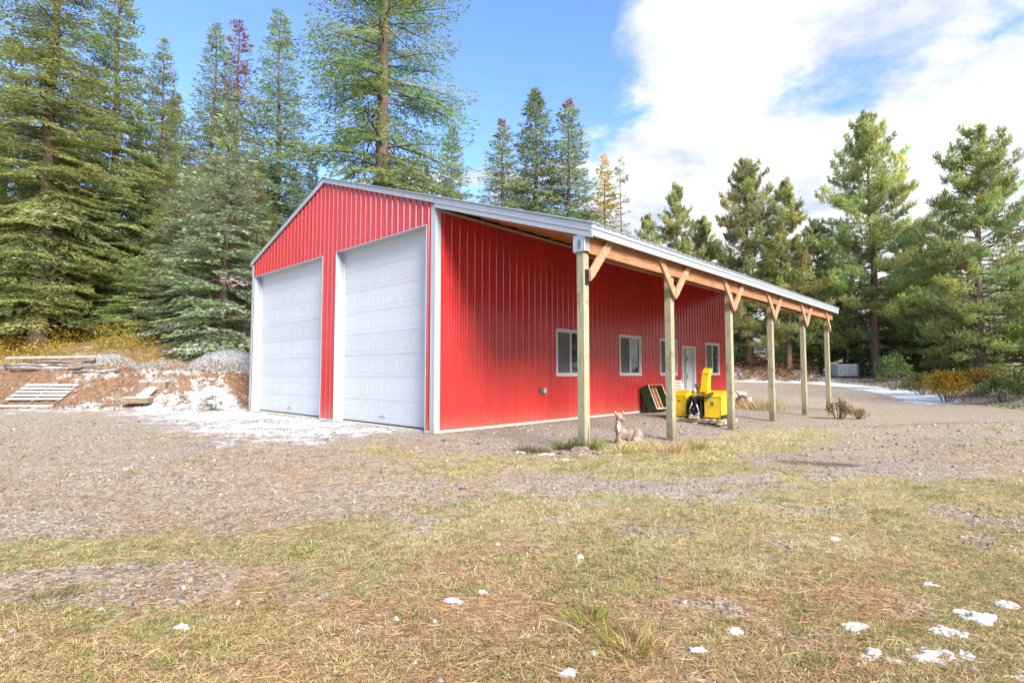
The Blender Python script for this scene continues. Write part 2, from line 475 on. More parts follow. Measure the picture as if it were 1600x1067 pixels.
def ground_material():
    m, n, l, b, out = new_mat('yard_ground')
    t = n.new('ShaderNodeTexCoord')
    P = t.outputs['Object']
    a1 = n.new('ShaderNodeAttribute'); a1.attribute_name = 'maska'
    a2 = n.new('ShaderNodeAttribute'); a2.attribute_name = 'maskb'
    s1 = n.new('ShaderNodeSeparateColor'); l.new(a1.outputs['Color'], s1.inputs[0])
    s2 = n.new('ShaderNodeSeparateColor'); l.new(a2.outputs['Color'], s2.inputs[0])
    grass, snow, dirt = s1.outputs
    litter, grey, forest = s2.outputs

    def noise(scale, detail=5.0, rough=0.6, vec=None, dist=0.0):
        q = N(n, 'ShaderNodeTexNoise', Scale=scale, Detail=detail, Roughness=rough, Distortion=dist)
        l.new(vec or P, q.inputs['Vector']); return q.outputs[0]

    def mix(f, a, bb):
        q = N(n, 'ShaderNodeMix', data_type='RGBA')
        for i, s in ((0, f), (6, a), (7, bb)):
            if isinstance(s, tuple): q.inputs[i].default_value = (*s, 1)
            elif isinstance(s, float): q.inputs[i].default_value = s
            else: l.new(s, q.inputs[i])
        return q.outputs[2]

    def mrange(x, a, bb, c=0.0, d=1.0):
        q = N(n, 'ShaderNodeMapRange', interpolation_type='SMOOTHSTEP')
        l.new(x, q.inputs[0])
        for i, s in ((1, a), (2, bb), (3, c), (4, d)): q.inputs[i].default_value = s
        return q.outputs[0]
    v = N(n, 'ShaderNodeTexVoronoi', Scale=52.0, Randomness=1.0); l.new(P, v.inputs['Vector'])
    vc = n.new('ShaderNodeSeparateColor'); l.new(v.outputs['Color'], vc.inputs[0])
    gr = ramp(n, [(0.0, (0.125, 0.10, 0.075)), (0.35, (0.29, 0.235, 0.18)), (0.7, (0.40, 0.33, 0.26)), (1.0, (0.55, 0.46, 0.37))]); l.new(vc.outputs[0], gr.inputs[0])
    gg = ramp(n, [(0.0, (0.11, 0.095, 0.08)), (0.4, (0.255, 0.22, 0.185)), (0.75, (0.36, 0.315, 0.265)), (1.0, (0.50, 0.44, 0.375))]); l.new(vc.outputs[0], gg.inputs[0])
    c = mix(grey, gr.outputs[0], gg.outputs[0])
    # tan fines and brown stains between the stones
    c = mix(mrange(noise(3.2, 8, 0.7), 0.48, 0.70, 0.0, 0.42), c, (0.42, 0.325, 0.235))
    c = mix(mrange(noise(0.9, 6, 0.65), 0.55, 0.75, 0.0, 0.45), c, (0.24, 0.17, 0.12))
    # needle litter
    mp = n.new('ShaderNodeMapping'); mp.inputs['Scale'].default_value = (1, 3.5, 1); mp.inputs['Rotation'].default_value = (0, 0, 0.5); l.new(P, mp.inputs[0])
    ln = noise(38, 6, 0.75, mp.outputs[0], 1.5)
    lc = ramp(n, [(0.3, (0.27, 0.16, 0.09)), (0.5, (0.46, 0.29, 0.165)), (0.72, (0.62, 0.43, 0.27))]); l.new(ln, lc.inputs[0])
    lf = M(n, l, 'MULTIPLY', mrange(M(n, l, 'ADD', litter, M(n, l, 'MULTIPLY', noise(6, 6, 0.7), 0.6)), 0.5, 0.95), 0.68)
    c = mix(lf, c, lc.outputs[0])
    # turf
    tn = noise(24, 6, 0.75, mp.outputs[0], 1.0)
    tcx = ramp(n, [(0.28, (0.22, 0.175, 0.08)), (0.5, (0.38, 0.32, 0.155)), (0.72, (0.52, 0.45, 0.25))]); l.new(tn, tcx.inputs[0])
    tg = ramp(n, [(0.28, (0.15, 0.155, 0.055)), (0.5, (0.27, 0.29, 0.105)), (0.72, (0.40, 0.40, 0.18))]); l.new(tn, tg.inputs[0])
    tcol = mix(mrange(noise(1.7, 5, 0.6), 0.46, 0.66), tcx.outputs[0], tg.outputs[0])
    gf = mrange(M(n, l, 'ADD', grass, M(n, l, 'MULTIPLY_ADD', noise(9, 7, 0.75), 0.9, -0.45)), 0.34, 0.80, 0.0, 0.72)
    c = mix(gf, c, tcol)
    # orange subsoil of the cut bank
    dc = ramp(n, [(0.3, (0.08, 0.05, 0.035)), (0.5, (0.20, 0.11, 0.062)), (0.7, (0.31, 0.21, 0.14))]); l.new(noise(7, 8, 0.7), dc.inputs[0])
    c = mix(mrange(M(n, l, 'ADD', dirt, M(n, l, 'MULTIPLY_ADD', noise(4, 7, 0.7), 0.8, -0.4)), 0.35, 0.65, 0.0, 0.95), c, dc.outputs[0])
    # forest floor
    fc = ramp(n, [(0.3, (0.075, 0.05, 0.03)), (0.5, (0.20, 0.135, 0.06)), (0.7, (0.40, 0.28, 0.09))]); l.new(noise(5, 8, 0.75), fc.inputs[0])
    c = mix(forest, c, fc.outputs[0])
    # thin snow caught between stones and blades
    mps = n.new('ShaderNodeMapping'); mps.inputs['Scale'].default_value = (1, 1.0, 1); l.new(P, mps.inputs[0])
    sn = M(n, l, 'ADD', M(n, l, 'MULTIPLY_ADD', noise(13, 9, 0.85, mps.outputs[0]), 2.7, -1.38), M(n, l, 'MULTIPLY_ADD', noise(2.6, 6, 0.65), 2.2, -1.10))
    sfv = M(n, l, 'ADD', snow, sn)
    sf = mrange(sfv, 0.44, 0.62)
    sf = M(n, l, 'MULTIPLY', sf, mrange(snow, 0.02, 0.2))
    c = mix(sf, c, (0.70, 0.735, 0.78))
    c = mix(M(n, l, 'MULTIPLY', mrange(M(n, l, 'ADD', a1.outputs['Alpha'], M(n, l, 'MULTIPLY_ADD', noise(6, 6, 0.7), 0.7, -0.35)), 0.30, 0.55), 0.85), c, (0.085, 0.078, 0.07))
    l.new(c, b.inputs['Base Color'])
    b.inputs['Roughness'].default_value = 0.92
    b.inputs['Specular IOR Level'].default_value = 0.15
    bn = n.new('ShaderNodeBump'); bn.inputs['Strength'].default_value = 0.75; bn.inputs['Distance'].default_value = 0.014
    hgt = M(n, l, 'ADD', M(n, l, 'MULTIPLY', v.outputs['Distance'], -0.6), M(n, l, 'MULTIPLY', noise(14, 8, 0.75), 1.6))
    hgt = M(n, l, 'ADD', hgt, M(n, l, 'MULTIPLY', sf, 0.5))
    l.new(hgt, bn.inputs['Height']); l.new(bn.outputs[0], b.inputs['Normal'])
    return m


ground_mat = ground_material()

# ------------------------------------------------------------------ site frame
YAW = 0.757
CX, CY = -1.584, 11.065
CYW, SYW = cos(YAW), sin(YAW)
W, LEN = 9.45, 15.05           # building width and length
PITCH = 0.3333
RIDGE_V, RIDGE_Z = -W / 2, 6.42


def to_uv(x, y):
    dx, dy = x - CX, y - CY
    return dx * SYW + dy * CYW, dx * CYW - dy * SYW


def from_uv(u, v):
    return CX + u * SYW + v * CYW, CY + u * CYW - v * SYW


EDGE_Y = [-40, 5, 12, 18, 23.5, 30, 37.5, 60]
EDGE_X = [17, 16, 15.6, 16.6, 19.2, 21.7, 22.0, 22.0]


def uphill(x, y):
    a = y - 17.3 - 0.5 * (fbm(x * 0.35, y * 0.1, 5) - 0.5)
    dl = (x + 9.7) * (-CYW) + (y - 17.3) * SYW
    k = 0.8
    h = np.clip(0.5 + 0.5 * (dl - a) / k, 0, 1)
    return dl * (1 - h) + a * h - k * h * (1 - h)


def road_edge(x, y):
    return np.maximum(x - np.interp(y, EDGE_Y, EDGE_X), y - (37.5 + (22 - x) * 0.61))


def tz(x, y):
    x = np.asarray(x, float); y = np.asarray(y, float)
    u, v = to_uv(x, y)
    z = 0.035 * (fbm(x * 0.55, y * 0.55, 11, 3) - 0.5) + 0.03 * (fbm(x * 2.3, y * 2.3, 12, 3) - 0.5)
    z = z - 0.12 * S(1.2, 3.7, v) * S(0.3, 2.6, u) * (1 - 0.55 * S(5, 9, v)) * (1 - S(20, 28, u))
    wall = S(-0.5, 0.15, -np.maximum(np.maximum(-u, u - LEN), np.maximum(v, -W - v)))
    z = z * (1 - wall) - 0.05 * wall
    z = z + 0.6 * S(22, 42, y) * S(-2, 10, x)
    e = road_edge(x, y)
    rgh = fbm(x * 0.6, y * 0.6, 21, 4) - 0.5
    z = z + S(0.2, 2.2, e) * (0.22 + 0.5 * rgh) + S(0.3, 3.0, e) * S(33, 37, y) * S(24, 20, x) * 0.85
    s = uphill(x, y)
    hill = 1.42 * S(-0.1, 2.9, s) + 0.34 * np.clip(s - 3.4, 0, 4) + 0.13 * np.clip(s - 7.4, 0, 60)
    z = z + hill + S(0, 1.5, s) * 0.42 * rgh + S(0.1, 1.0, s) * 0.26 * (fbm(x * 2.1, y * 2.1, 23, 3) - 0.5)
    return z


def tzf(x, y):
    return float(tz(np.array([x]), np.array([y]))[0])


def ell(x, y, cx, cy, rx, ry):
    return np.exp(-(((x - cx) / rx) ** 2 + ((y - cy) / ry) ** 2))


def masks(x, y):
    u, v = to_uv(x, y)
    s = uphill(x, y); e = road_edge(x, y)
    g = 0.55 * fbm(x * 0.9, y * 0.9, 31, 4) + 0.45 * fbm(x * 3.1, y * 3.1, 32, 3)
    b = 0.10 - 0.34 * S(4.3, 6.2, y + 0.35 * np.clip(-x, 0, 3) - 0.25 * np.clip(x, 0, 4))
    b = b + 0.30 * ell(x, y, -1.9, 8.4, 1.1, 0.8) + 0.26 * ell(x, y, -0.6, 7.0, 1.3, 1.0)
    strip = (0.5 + fbm(x * 0.8, y * 0.8, 35, 3)) * S(3.8, 4.5, v) * (1 - S(5.2, 6.8, v)) * S(-2.4, -0.6, u) * (1 - S(4.5, 8, u))
    b = b + 0.44 * strip + 0.16 * ell(x, y, 2.2, 6.6, 2.2, 1.2)
    b = b - 0.55 * ell(x, y, 4.6, 7.9, 1.5, 0.75) - 0.40 * ell(x, y, -2.45, 3.15, 1.0, 0.33) + 0.28 * ell(x, y, -3.2, 3.75, 1.4, 0.3)
    b = b - 0.15 * ell(x, y, 0.2, 6.0, 1.5, 0.4) - 0.3 * ell(x, y, -3.0, 4.6, 2.4, 0.5)
    b = b + 0.145 * S(3, 6, x) * S(5, 7, y) * (1 - S(14, 20, y)) * (1 - S(0.5, 3, v - 9) * 0)
    porch = S(-0.2, 0.2, u) * S(-0.2, 0.1, v) * (1 - S(3.3, 3.9, v)) * (1 - S(15, 17, u))
    b = b - 0.6 * porch
    grass = S(0.40, 0.64, g + b) * (1 - S(-0.2, 0.6, s))
    grass = np.maximum(grass, 0.75 * S(-1.2, -0.2, e) * S(24, 20, y) * S(0.3, 0.6, g))
    # snow
    n1 = fbm(x * 0.8, y * 0.8, 41, 4)
    front = S(-5.0, -1.9, u) * (1 - S(-0.02, 0.3, u)) * S(-14.5, -11, v) * (1 - S(-1.7, 0.1, v + 0.35 * u))
    snow = front * (0.64 + 0.9 * (n1 - 0.45))
    snow = np.maximum(snow, 0.60 * S(-3.5, -0.4, s) * (1 - S(0.2, 1.2, s)) * S(-18.5, -14.5, x) * (1 - S(-0.2, 0.3, u)) * (0.45 + 1.1 * (n1 - 0.3)))
    shelf = S(1.7, 2.3, s) * (1 - S(3.2, 4.0, s)) * S(-15.5, -12.5, x)
    snow = np.maximum(snow, shelf * (0.72 + 0.6 * (n1 - 0.5)))
    snow = np.maximum(snow, S(0.2, 0.8, s) * (1 - S(3.0, 3.8, s)) * S(-18, -14.5, x) * (0.27 + 1.3 * (n1 - 0.5)))
    snow = np.maximum(snow, S(3.6, 5, s) * 0.28 * S(0.42, 0.62, n1))
    rd = S(-2.6, -1.2, e) * (1 - S(0.1, 0.7, e)) * S(21.0, 25.0, y)
    snow = np.maximum(snow, rd * (1.05 + 0.6 * (n1 - 0.45)))
    snow = np.maximum(snow, S(0.2, 1.5, e) * S(20, 26, y) * 0.55 * S(0.40, 0.62, n1))
    snow = snow * (1 - S(0.5, 3, v) * S(0, 1, u) * (1 - S(15, 18, u)))
    dirt = S(0.0, 0.5, s) * (1 - S(2.3, 3.2, s)) * S(-3, -6, x)
    rut = np.exp(-((y - 13.2 - 0.22 * (x - 9) + 0.8 * (fbm(x * 0.3, y * 0.3, 51) - 0.5)) / 0.4) ** 2) * S(6, 10, x) * (1 - S(18, 22, x))
    dirt = np.maximum(dirt, 0.55 * rut)
    dirt = np.maximum(dirt, 0.5 * S(0.2, 0.9, e) * S(33, 36, y) * S(25, 21, x))
    litter = S(0.40, 0.66, fbm(x * 0.8, y * 0.8, 61, 4)) * (0.16 + 0.74 * S(5.0, 2.8, y))
    litter = np.maximum(litter, 0.36 * S(0.46, 0.68, fbm(x * 0.4, y * 0.8, 62, 4))) * (1 - 0.75 * porch)
    grey = np.clip(porch + ell(x, y, 4.6, 7.9, 1.6, 0.8) + 0.5 * S(0.5, 0.7, fbm(x * 0.5, y * 0.5, 63, 3)), 0, 1)
    forest = np.clip(S(3.2, 4.6, s) + S(0.6, 2.0, e) * S(23, 27, y), 0, 1)
    return grass, np.clip(snow, 0, 1), dirt, litter, grey, forest


def build_ground():
    def axis(lo, hi, fine_lo, fine_hi, step, grow):
        a = [fine_lo]
        while a[-1] < fine_hi: a.append(a[-1] + step)
        s = step
        while a[-1] < hi: s *= grow; a.append(a[-1] + s)
        pre = []; s = step; c = fine_lo
        while c > lo: s *= grow; c -= s; pre.append(c)
        return np.array(pre[::-1] + a)
    xs = axis(-700, 700, -5, 5, 0.085, 1.026)
    ys = axis(-300, 900, 1.6, 7, 0.065, 1.024)
    X, Y = np.meshgrid(xs, ys)
    Z = tz(X.ravel(), Y.ravel())
    V = np.stack([X.ravel(), Y.ravel(), Z], 1)
    nx, ny = len(xs), len(ys)
    i = np.arange(nx * ny).reshape(ny, nx)
    F = np.stack([i[:-1, :-1], i[:-1, 1:], i[1:, 1:], i[1:, :-1]], -1).reshape(-1, 4)
    me = np_mesh('ground', V, F)
    mk = masks(X.ravel(), Y.ravel())
    for nm, ch in (('maska', mk[:3]), ('maskb', mk[3:])):
        a = me.attributes.new(nm, 'FLOAT_COLOR', 'POINT')
        c = np.ones((len(V), 4), np.float32); c[:, :3] = np.stack(ch, 1)
        c[:, 3] = ell(X.ravel(), Y.ravel(), 4.25, 7.60, 0.62, 0.34)        # old ash from a fire
        a.data.foreach_set('color', c.ravel())
    o = link('ground', me, None, ground_mat, True)
    tag(o, 'gravel yard with thin turf, cut bank and wooded slope', 'ground', kind='structure')
    return o


build_ground()

# ------------------------------------------------------------------ the red building
# local frame of the building: x = v (across, lean-to side positive), y = u (along), z up
def roof_z(v):
    return RIDGE_Z - PITCH * abs(v - RIDGE_V)


bld = empty('metal_shop_building', (CX, CY, 0), -YAW)
tag(bld, 'red ribbed metal shop with two white garage doors and a long post-supported lean-to', 'building')
RIB = 0.2245


def rib_profile(s0, s1):
    """breakpoints (s, depth) of ribbed sheet between s0 and s1, major ribs at multiples of RIB"""
    pts = []
    k = math.floor(s0 / RIB) - 1
    while k * RIB < s1 + RIB:
        c = k * RIB
        for ds, d in ((-0.026, 0.0), (-0.013, 0.022), (0.013, 0.022), (0.026, 0.0), (0.070, 0.0), (0.079, 0.004), (0.094, 0.004), (0.103, 0.0), (0.132, 0.0), (0.141, 0.004), (0.156, 0.004), (0.165, 0.0)):
            pts.append((c + ds, d))
        k += 1
    pts.sort()
    return pts


def depth_at(prof, s):
    for (a, da), (b, db) in zip(prof, prof[1:]):
        if a <= s <= b: return da + (db - da) * (s - a) / max(1e-9, b - a)
    return 0.0


def siding(s0, s1, topf, openings, P, extra=(), zone=None):
    """one sheet of siding between s0 and s1; P(s, d, z) -> local point"""
    prof = rib_profile(s0, s1)
    cuts = {round(q, 5) for q, _ in prof if s0 < q < s1} | {s0, s1}
    for a, b, z0, z1 in openings:
        cuts |= {q for q in (a, b) if s0 < q < s1}
    cuts |= {q for q in extra if s0 < q < s1}
    cuts = sorted(cuts)
    mb = MB()
    for a, b in zip(cuts, cuts[1:]):
        if b - a < 1e-5: continue
        m = (a + b) / 2
        ivs = [(0.0, None)]
        for oa, ob, z0, z1 in openings:
            if oa < m < ob:
                ivs = [(0.0, z0), (z1, None)] if z0 > 0.01 else [(z1, None)]
        if zone is not None and len(ivs) == 2: ivs = [ivs[zone]]
        da, db = depth_at(prof, a), depth_at(prof, b)
        for lo, hi in ivs:
            ha, hb = (hi, hi) if hi is not None else (topf(a), topf(b))
            mb.face([P(a, da, lo), P(b, db, lo), P(b, db, hb), P(a, da, ha)])
    return mb


def panels(total, topf, openings, P, extra=()):
    step = RIB * 4
    s = 0.0
    while s < total - 0.01:
        e = min(total, s + step)
        through = any(a <= s + 1e-4 and b >= e - 1e-4 and z0 > 0.01 for a, b, z0, z1 in openings)
        for zone in ((0, 1) if through else (None,)):
            mb = siding(s, e, topf, openings, P, extra, zone)
            if mb.f: mb.build('siding_panel', red, bld)
        s = e


D1 = (0.283, 4.028); D2 = (4.767, 9.261); DTOP = 4.297
WIN = [(3.94, 5.20), (6.932, 8.193), (9.393, 10.623), (12.916, 14.198)]
WB, WT = 1.114, 2.351
DOOR = (10.972, 12.042, 2.157)
gable_top = lambda s: roof_z(-s) - 0.10
front_open = [(D1[0], D1[1], 0, DTOP), (D2[0], D2[1], 0, DTOP)]
panels(W, gable_top, front_open, lambda s, d, z: (-s, -d, z), extra=(W / 2,))
side_open = [(a, b, WB, WT) for a, b in WIN] + [(DOOR[0], DOOR[1], 0, DOOR[2])]
panels(LEN, lambda s: 4.62, side_open, lambda s, d, z: (d, s, z))
panels(W, gable_top, [], lambda s, d, z: (-W + s, LEN + d, z), extra=(W / 2,))
panels(LEN, lambda s: roof_z(-W) - 0.12, [], lambda s, d, z: (-W - d, LEN - s, z))
MB().box(-W + 0.02, -0.02, 0.02, LEN - 0.02, -0.12, -0.004).build('floor_slab', concrete, bld)
# base trim, a pale strip under the ribs
bt = MB()
for a, b in ((0.0, D1[0]), (D1[1], D2[0]), (D2[1], W)): bt.box(-b, -a, -0.026, -0.001, -0.03, 0.022)
bt.box(0.001, 0.026, 0.0, DOOR[0], -0.03, 0.022); bt.box(0.001, 0.026, DOOR[1], LEN, -0.03, 0.022)
bt.box(-W - 0.026, -W - 0.001, 0, LEN, -0.03, 0.022)
bt.build('base_trim', noise_mat('base_trim_paint', (0.58, 0.48, 0.40), (0.72, 0.63, 0.55), scale=5, rough=0.6), bld)
# corner trim: an L of two folded faces
for (x, y, sx_, sy_) in ((0, 0, 1, -1), (-W, 0, -1, -1), (0, LEN, 1, 1), (-W, LEN, -1, 1)):
    zt = roof_z(x) - 0.155
    c = MB()
    o_ = 0.028
    c.box(min(x - sx_ * 0.105, x + sx_ * o_), max(x - sx_ * 0.105, x + sx_ * o_), min(y + sy_ * 0.022, y + sy_ * o_), max(y + sy_ * 0.022, y + sy_ * o_), -0.02, zt)
    c.box(min(x + sx_ * 0.022, x + sx_ * o_), max(x + sx_ * 0.022, x + sx_ * o_), min(y - sy_ * 0.125, y + sy_ * 0.0215), max(y - sy_ * 0.125, y + sy_ * 0.0215), -0.02, zt)
    for q in (0.105, 0.07):
        c.box(min(x - sx_ * q, x - sx_ * (q - 0.008)), max(x - sx_ * q, x - sx_ * (q - 0.008)), min(y + sy_ * o_, y + sy_ * (o_ + 0.005)), max(y + sy_ * o_, y + sy_ * (o_ + 0.005)), -0.02, zt)
    c.build('corner_trim', white_trim, bld)


def garage_door(a, b, ncol):
    """opening from s=a to s=b (x = -s), recessed sections with embossed rectangles"""
    g = empty('garage_door'); g.parent = bld
    g.location = (-(a + b) / 2, 0, 0)
    w = b - a; h = DTOP; rec = 0.215
    x0, x1 = -w / 2, w / 2
    j = MB()
    j.box(x0 - 0.02, x0, -0.030, rec + 0.05, 0, h + 0.02); j.box(x1, x1 + 0.02, -0.030, rec + 0.05, 0, h + 0.02)
    j.box(x0, x1, -0.030, rec + 0.05, h, h + 0.02)
    j.build('jamb', white_trim, g)
    st = MB()
    st.box(x0, x0 + 0.04, rec - 0.025, rec - 0.001, 0, h); st.box(x1 - 0.04, x1, rec - 0.025, rec - 0.001, 0, h); st.box(x0 + 0.04, x1 - 0.04, rec - 0.025, rec - 0.001, h - 0.04, h)
    st.build('stop_moulding', vinyl, g)
    nsec = 8; sh = (h - 0.03) / nsec
    cw = w / ncol
    mb = MB()
    # one section: stepped joint at its foot and embossed rectangles standing in a groove
    mb.box(x0, x1, rec + 0.006, rec + 0.05, 0.004, sh - 0.004)
    mb.box(x0, x1, rec + 0.011, rec + 0.045, -0.002, 0.004)
    for c in range(ncol):
        ex0, ex1 = x0 + c * cw + 0.075, x0 + (c + 1) * cw - 0.075
        ez0, ez1 = 0.122, sh - 0.122
        y = rec + 0.006

        def fr(i0, i1, d0, d1):
            A = [(ex0 + i0, y - d0, ez0 + i0), (ex1 - i0, y - d0, ez0 + i0), (ex1 - i0, y - d0, ez1 - i0), (ex0 + i0, y - d0, ez1 - i0)]
            B = [(ex0 + i1, y - d1, ez0 + i1), (ex1 - i1, y - d1, ez0 + i1), (ex1 - i1, y - d1, ez1 - i1), (ex0 + i1, y - d1, ez1 - i1)]
            for k in range(4):
                mb.face([A[k], A[(k + 1) % 4], B[(k + 1) % 4], B[k]])
            return B
        fr(0.0, 0.012, 0.0005, 0.0050)
        B = fr(0.012, 0.030, 0.0050, 0.0015)
        mb.face(B)
    me = mb.mesh('door_section')
    me.materials.append(door_white)
    for k in range(nsec):
        s = link('door_section', me, g)
        s.location = (0, 0, 0.03 + k * sh)
    MB().box(x0 + 0.005, x1 - 0.005, rec + 0.004, rec + 0.04, 0.002, 0.027).build('bottom_seal', rubber, g)
    MB().box(-0.10, 0.10, rec - 0.030, rec + 0.004, 0.20, 0.225).build('lift_handle', pale_door, g)
    return g


g1 = garage_door(D1[0], D1[1], 6); g1['label'] = 'right garage door, nearer the lean-to'
g2 = garage_door(D2[0], D2[1], 7); g2['label'] = 'left garage door, wider and farther off'


def window(a, b, i):
    g = empty('window'); g.parent = bld; g.location = (0, (a + b) / 2, WB)
    w, h = b - a, WT - WB
    f = MB(); t = 0.062
    f.box(-0.03, 0.036, -w / 2, w / 2, 0, t); f.box(-0.03, 0.036, -w / 2, w / 2, h - t, h)
    f.box(-0.03, 0.036, -w / 2, -w / 2 + t, t, h - t); f.box(-0.03, 0.036, w / 2 - t, w / 2, t, h - t)
    f.build('frame', vinyl, g, bevel=0.004)
    s = MB()
    s.box(-0.03, 0.020, -0.03, 0.022, t, h - t)
    for a_, b_ in ((-w / 2 + t, -0.03), (0.022, w / 2 - t)):
        s.box(-0.03, 0.006, a_, b_, t, t + 0.028); s.box(-0.03, 0.006, a_, b_, h - t - 0.028, h - t)
    s.box(-0.03, 0.006, w / 2 - t - 0.028, w / 2 - t, t + 0.028, h - t - 0.028)
    s.build('sash', vinyl, g)
    MB().box(-0.024, -0.016, 0.022, w / 2 - t - 0.028, t + 0.028, h - t - 0.028).build('pane', glass, g)
    MB().box(-0.024, -0.016, -w / 2 + t, -0.03, t + 0.028, h - t - 0.028).build('pane', glass, g)
    MB().box(-0.004, 0.0, -w / 2 + t, -0.03, t + 0.028, h - t - 0.028).build('insect_screen', screen_mat, g)
    return g


for i, (a, b) in enumerate(WIN):
    wdw = window(a, b, i)
# personnel door
dg = empty('entry_door'); dg.parent = bld; dg.location = (0, (DOOR[0] + DOOR[1]) / 2, 0)
dw, dh_ = DOOR[1] - DOOR[0], DOOR[2]
f = MB(); f.box(-0.12, 0.04, -dw / 2, -dw / 2 + 0.075, 0, dh_); f.box(-0.12, 0.04, dw / 2 - 0.075, dw / 2, 0, dh_); f.box(-0.12, 0.04, -dw / 2 + 0.075, dw / 2 - 0.075, dh_ - 0.085, dh_)
f.build('frame', vinyl, dg, bevel=0.003)
MB().box(-0.09, -0.06, -dw / 2 + 0.075, -0.05, 0.01, dh_ - 0.085).build('door_leaf', grey_door, dg)
MB().box(-0.10, -0.08, 0.02, dw / 2 - 0.075, 0.01, dh_ - 0.085).build('door_leaf', pale_door, dg)
MB().box(-0.10, -0.035, -0.05, 0.02, 0.01, dh_ - 0.09).build('edge_strip', vinyl, dg)
MB().box(-0.035, -0.024, -0.03, 0.008, 1.62, 1.80).build('hinge', black_metal, dg)
MB().box(-0.035, -0.024, -0.03, 0.008, 0.98, 1.14).build('latch', black_metal, dg)
h = MB(); h.box(-0.06, -0.045, -dw / 2 + 0.13, -dw / 2 + 0.19, 0.80, 1.08); h.tube([(-0.045, -dw / 2 + 0.16, 1.0), (-0.0, -dw / 2 + 0.16, 1.0), (-0.0, -dw / 2 + 0.26, 1.0)], 0.011)
h.build('handle', black_metal, dg)
# outlet box on the wall
ob = MB(); ob.box(0.02, 0.07, 3.28, 3.37, 0.70, 0.83).build('outlet_box', plain('outlet_grey', (0.11, 0.115, 0.12), 0.5), bld, bevel=0.006)
MB().box(0.02, 0.10, 3.375, 3.465, 0.705, 0.825).build('outlet_cover', plain('outlet_cover_grey', (0.42, 0.44, 0.46), 0.4), bld, bevel=0.008)
# wall-top trim below the lean-to roof
MB().box(0.021, 0.034, 0.13, LEN, 4.545, 4.60).build('wall_top_trim', noise_mat('foam_closure', (0.30, 0.24, 0.20), (0.55, 0.48, 0.42), scale=22, rough=0.9), bld)

# ---- roof: ribbed sheets, one sheet per 0.9 m along the building, on both slopes
EAVE_V = 3.93
Y0, Y1 = -0.075, LEN + 0.30


def roof_sheets(va, vb):
    s = Y0
    while s < Y1 - 0.01:
        e = min(Y1, s + 4 * RIB)
        prof = rib_profile(s, e)
        cuts = sorted({q for q, _ in prof if s < q < e} | {s, e})
        mb = MB()
        for a, b in zip(cuts, cuts[1:]):
            da, db = depth_at(prof, a) * 1.2, depth_at(prof, b) * 1.2
            for off in (0.0, -0.006):
                mb.face([(va, a, roof_z(va) + da + off), (vb, a, roof_z(vb) + da + off), (vb, b, roof_z(vb) + db + off), (va, b, roof_z(va) + db + off)])
            mb.face([(vb, a, roof_z(vb) + da), (vb, a, roof_z(vb) + da - 0.006), (vb, b, roof_z(vb) + db - 0.006), (vb, b, roof_z(vb) + db)])
        mb.build('roof_sheet', roof_grey, bld)
        s = e


roof_sheets(RIDGE_V, EAVE_V + 0.05)
roof_sheets(RIDGE_V, -W - 0.09)
MB().hexa([(RIDGE_V - 0.16, Y0 - 0.01, roof_z(RIDGE_V - 0.16) + 0.028), (RIDGE_V, Y0 - 0.01, RIDGE_Z + 0.03), (RIDGE_V, Y1 + 0.01, RIDGE_Z + 0.03), (RIDGE_V - 0.16, Y1 + 0.01, roof_z(RIDGE_V - 0.16) + 0.028), (RIDGE_V - 0.16, Y0 - 0.01, roof_z(RIDGE_V - 0.16) + 0.036), (RIDGE_V, Y0 - 0.01, RIDGE_Z + 0.042), (RIDGE_V, Y1 + 0.01, RIDGE_Z + 0.042), (RIDGE_V - 0.16, Y1 + 0.01, roof_z(RIDGE_V - 0.16) + 0.036)]).build('ridge_cap', roof_grey, bld)


def rake(va, vb, y0, y1, top, bot, mat, name):
    MB().hexa([(va, y0, roof_z(va) + bot), (vb, y0, roof_z(vb) + bot), (vb, y1, roof_z(vb) + bot), (va, y1, roof_z(va) + bot),
               (va, y0, roof_z(va) + top), (vb, y0, roof_z(vb) + top), (vb, y1, roof_z(vb) + top), (va, y1, roof_z(va) + top)]).build(name, mat, bld)


for ya, yb, e in ((-0.062, -0.030, -1), (LEN + 0.24, LEN + 0.28, 1)):
    rake(RIDGE_V, EAVE_V, ya, yb, -0.007, -0.125, roof_grey, 'rake_trim')
    rake(RIDGE_V, -W - 0.06, ya, yb, -0.007, -0.125, white_trim, 'rake_trim')
    rake(RIDGE_V, EAVE_V, ya - 0.008 if e < 0 else yb, ya if e < 0 else yb + 0.008, -0.105, -0.125, white_trim, 'rake_trim_lip')
    rake(0.03, EAVE_V + 0.012, ya + 0.005, yb - 0.005, -0.126, -0.225, white_trim, 'gable_fascia')
# eave fascia of the lean-to: a drip strip over a white fascia
ze = roof_z(EAVE_V)
MB().box(EAVE_V - 0.01, EAVE_V + 0.030, Y0 + 0.01, Y1 - 0.01, ze - 0.085, ze - 0.012).build('drip_edge', white_trim, bld)
MB().box(EAVE_V - 0.02, EAVE_V + 0.012, Y0 + 0.015, Y1 - 0.012, ze - 0.195, ze - 0.0875).build('eave_fascia', white_trim, bld)
zl = roof_z(-W)
MB().box(-W - 0.075, -W - 0.03, Y0 + 0.01, Y1 - 0.01, zl - 0.16, zl - 0.035).build('eave_fascia', white_trim, bld)
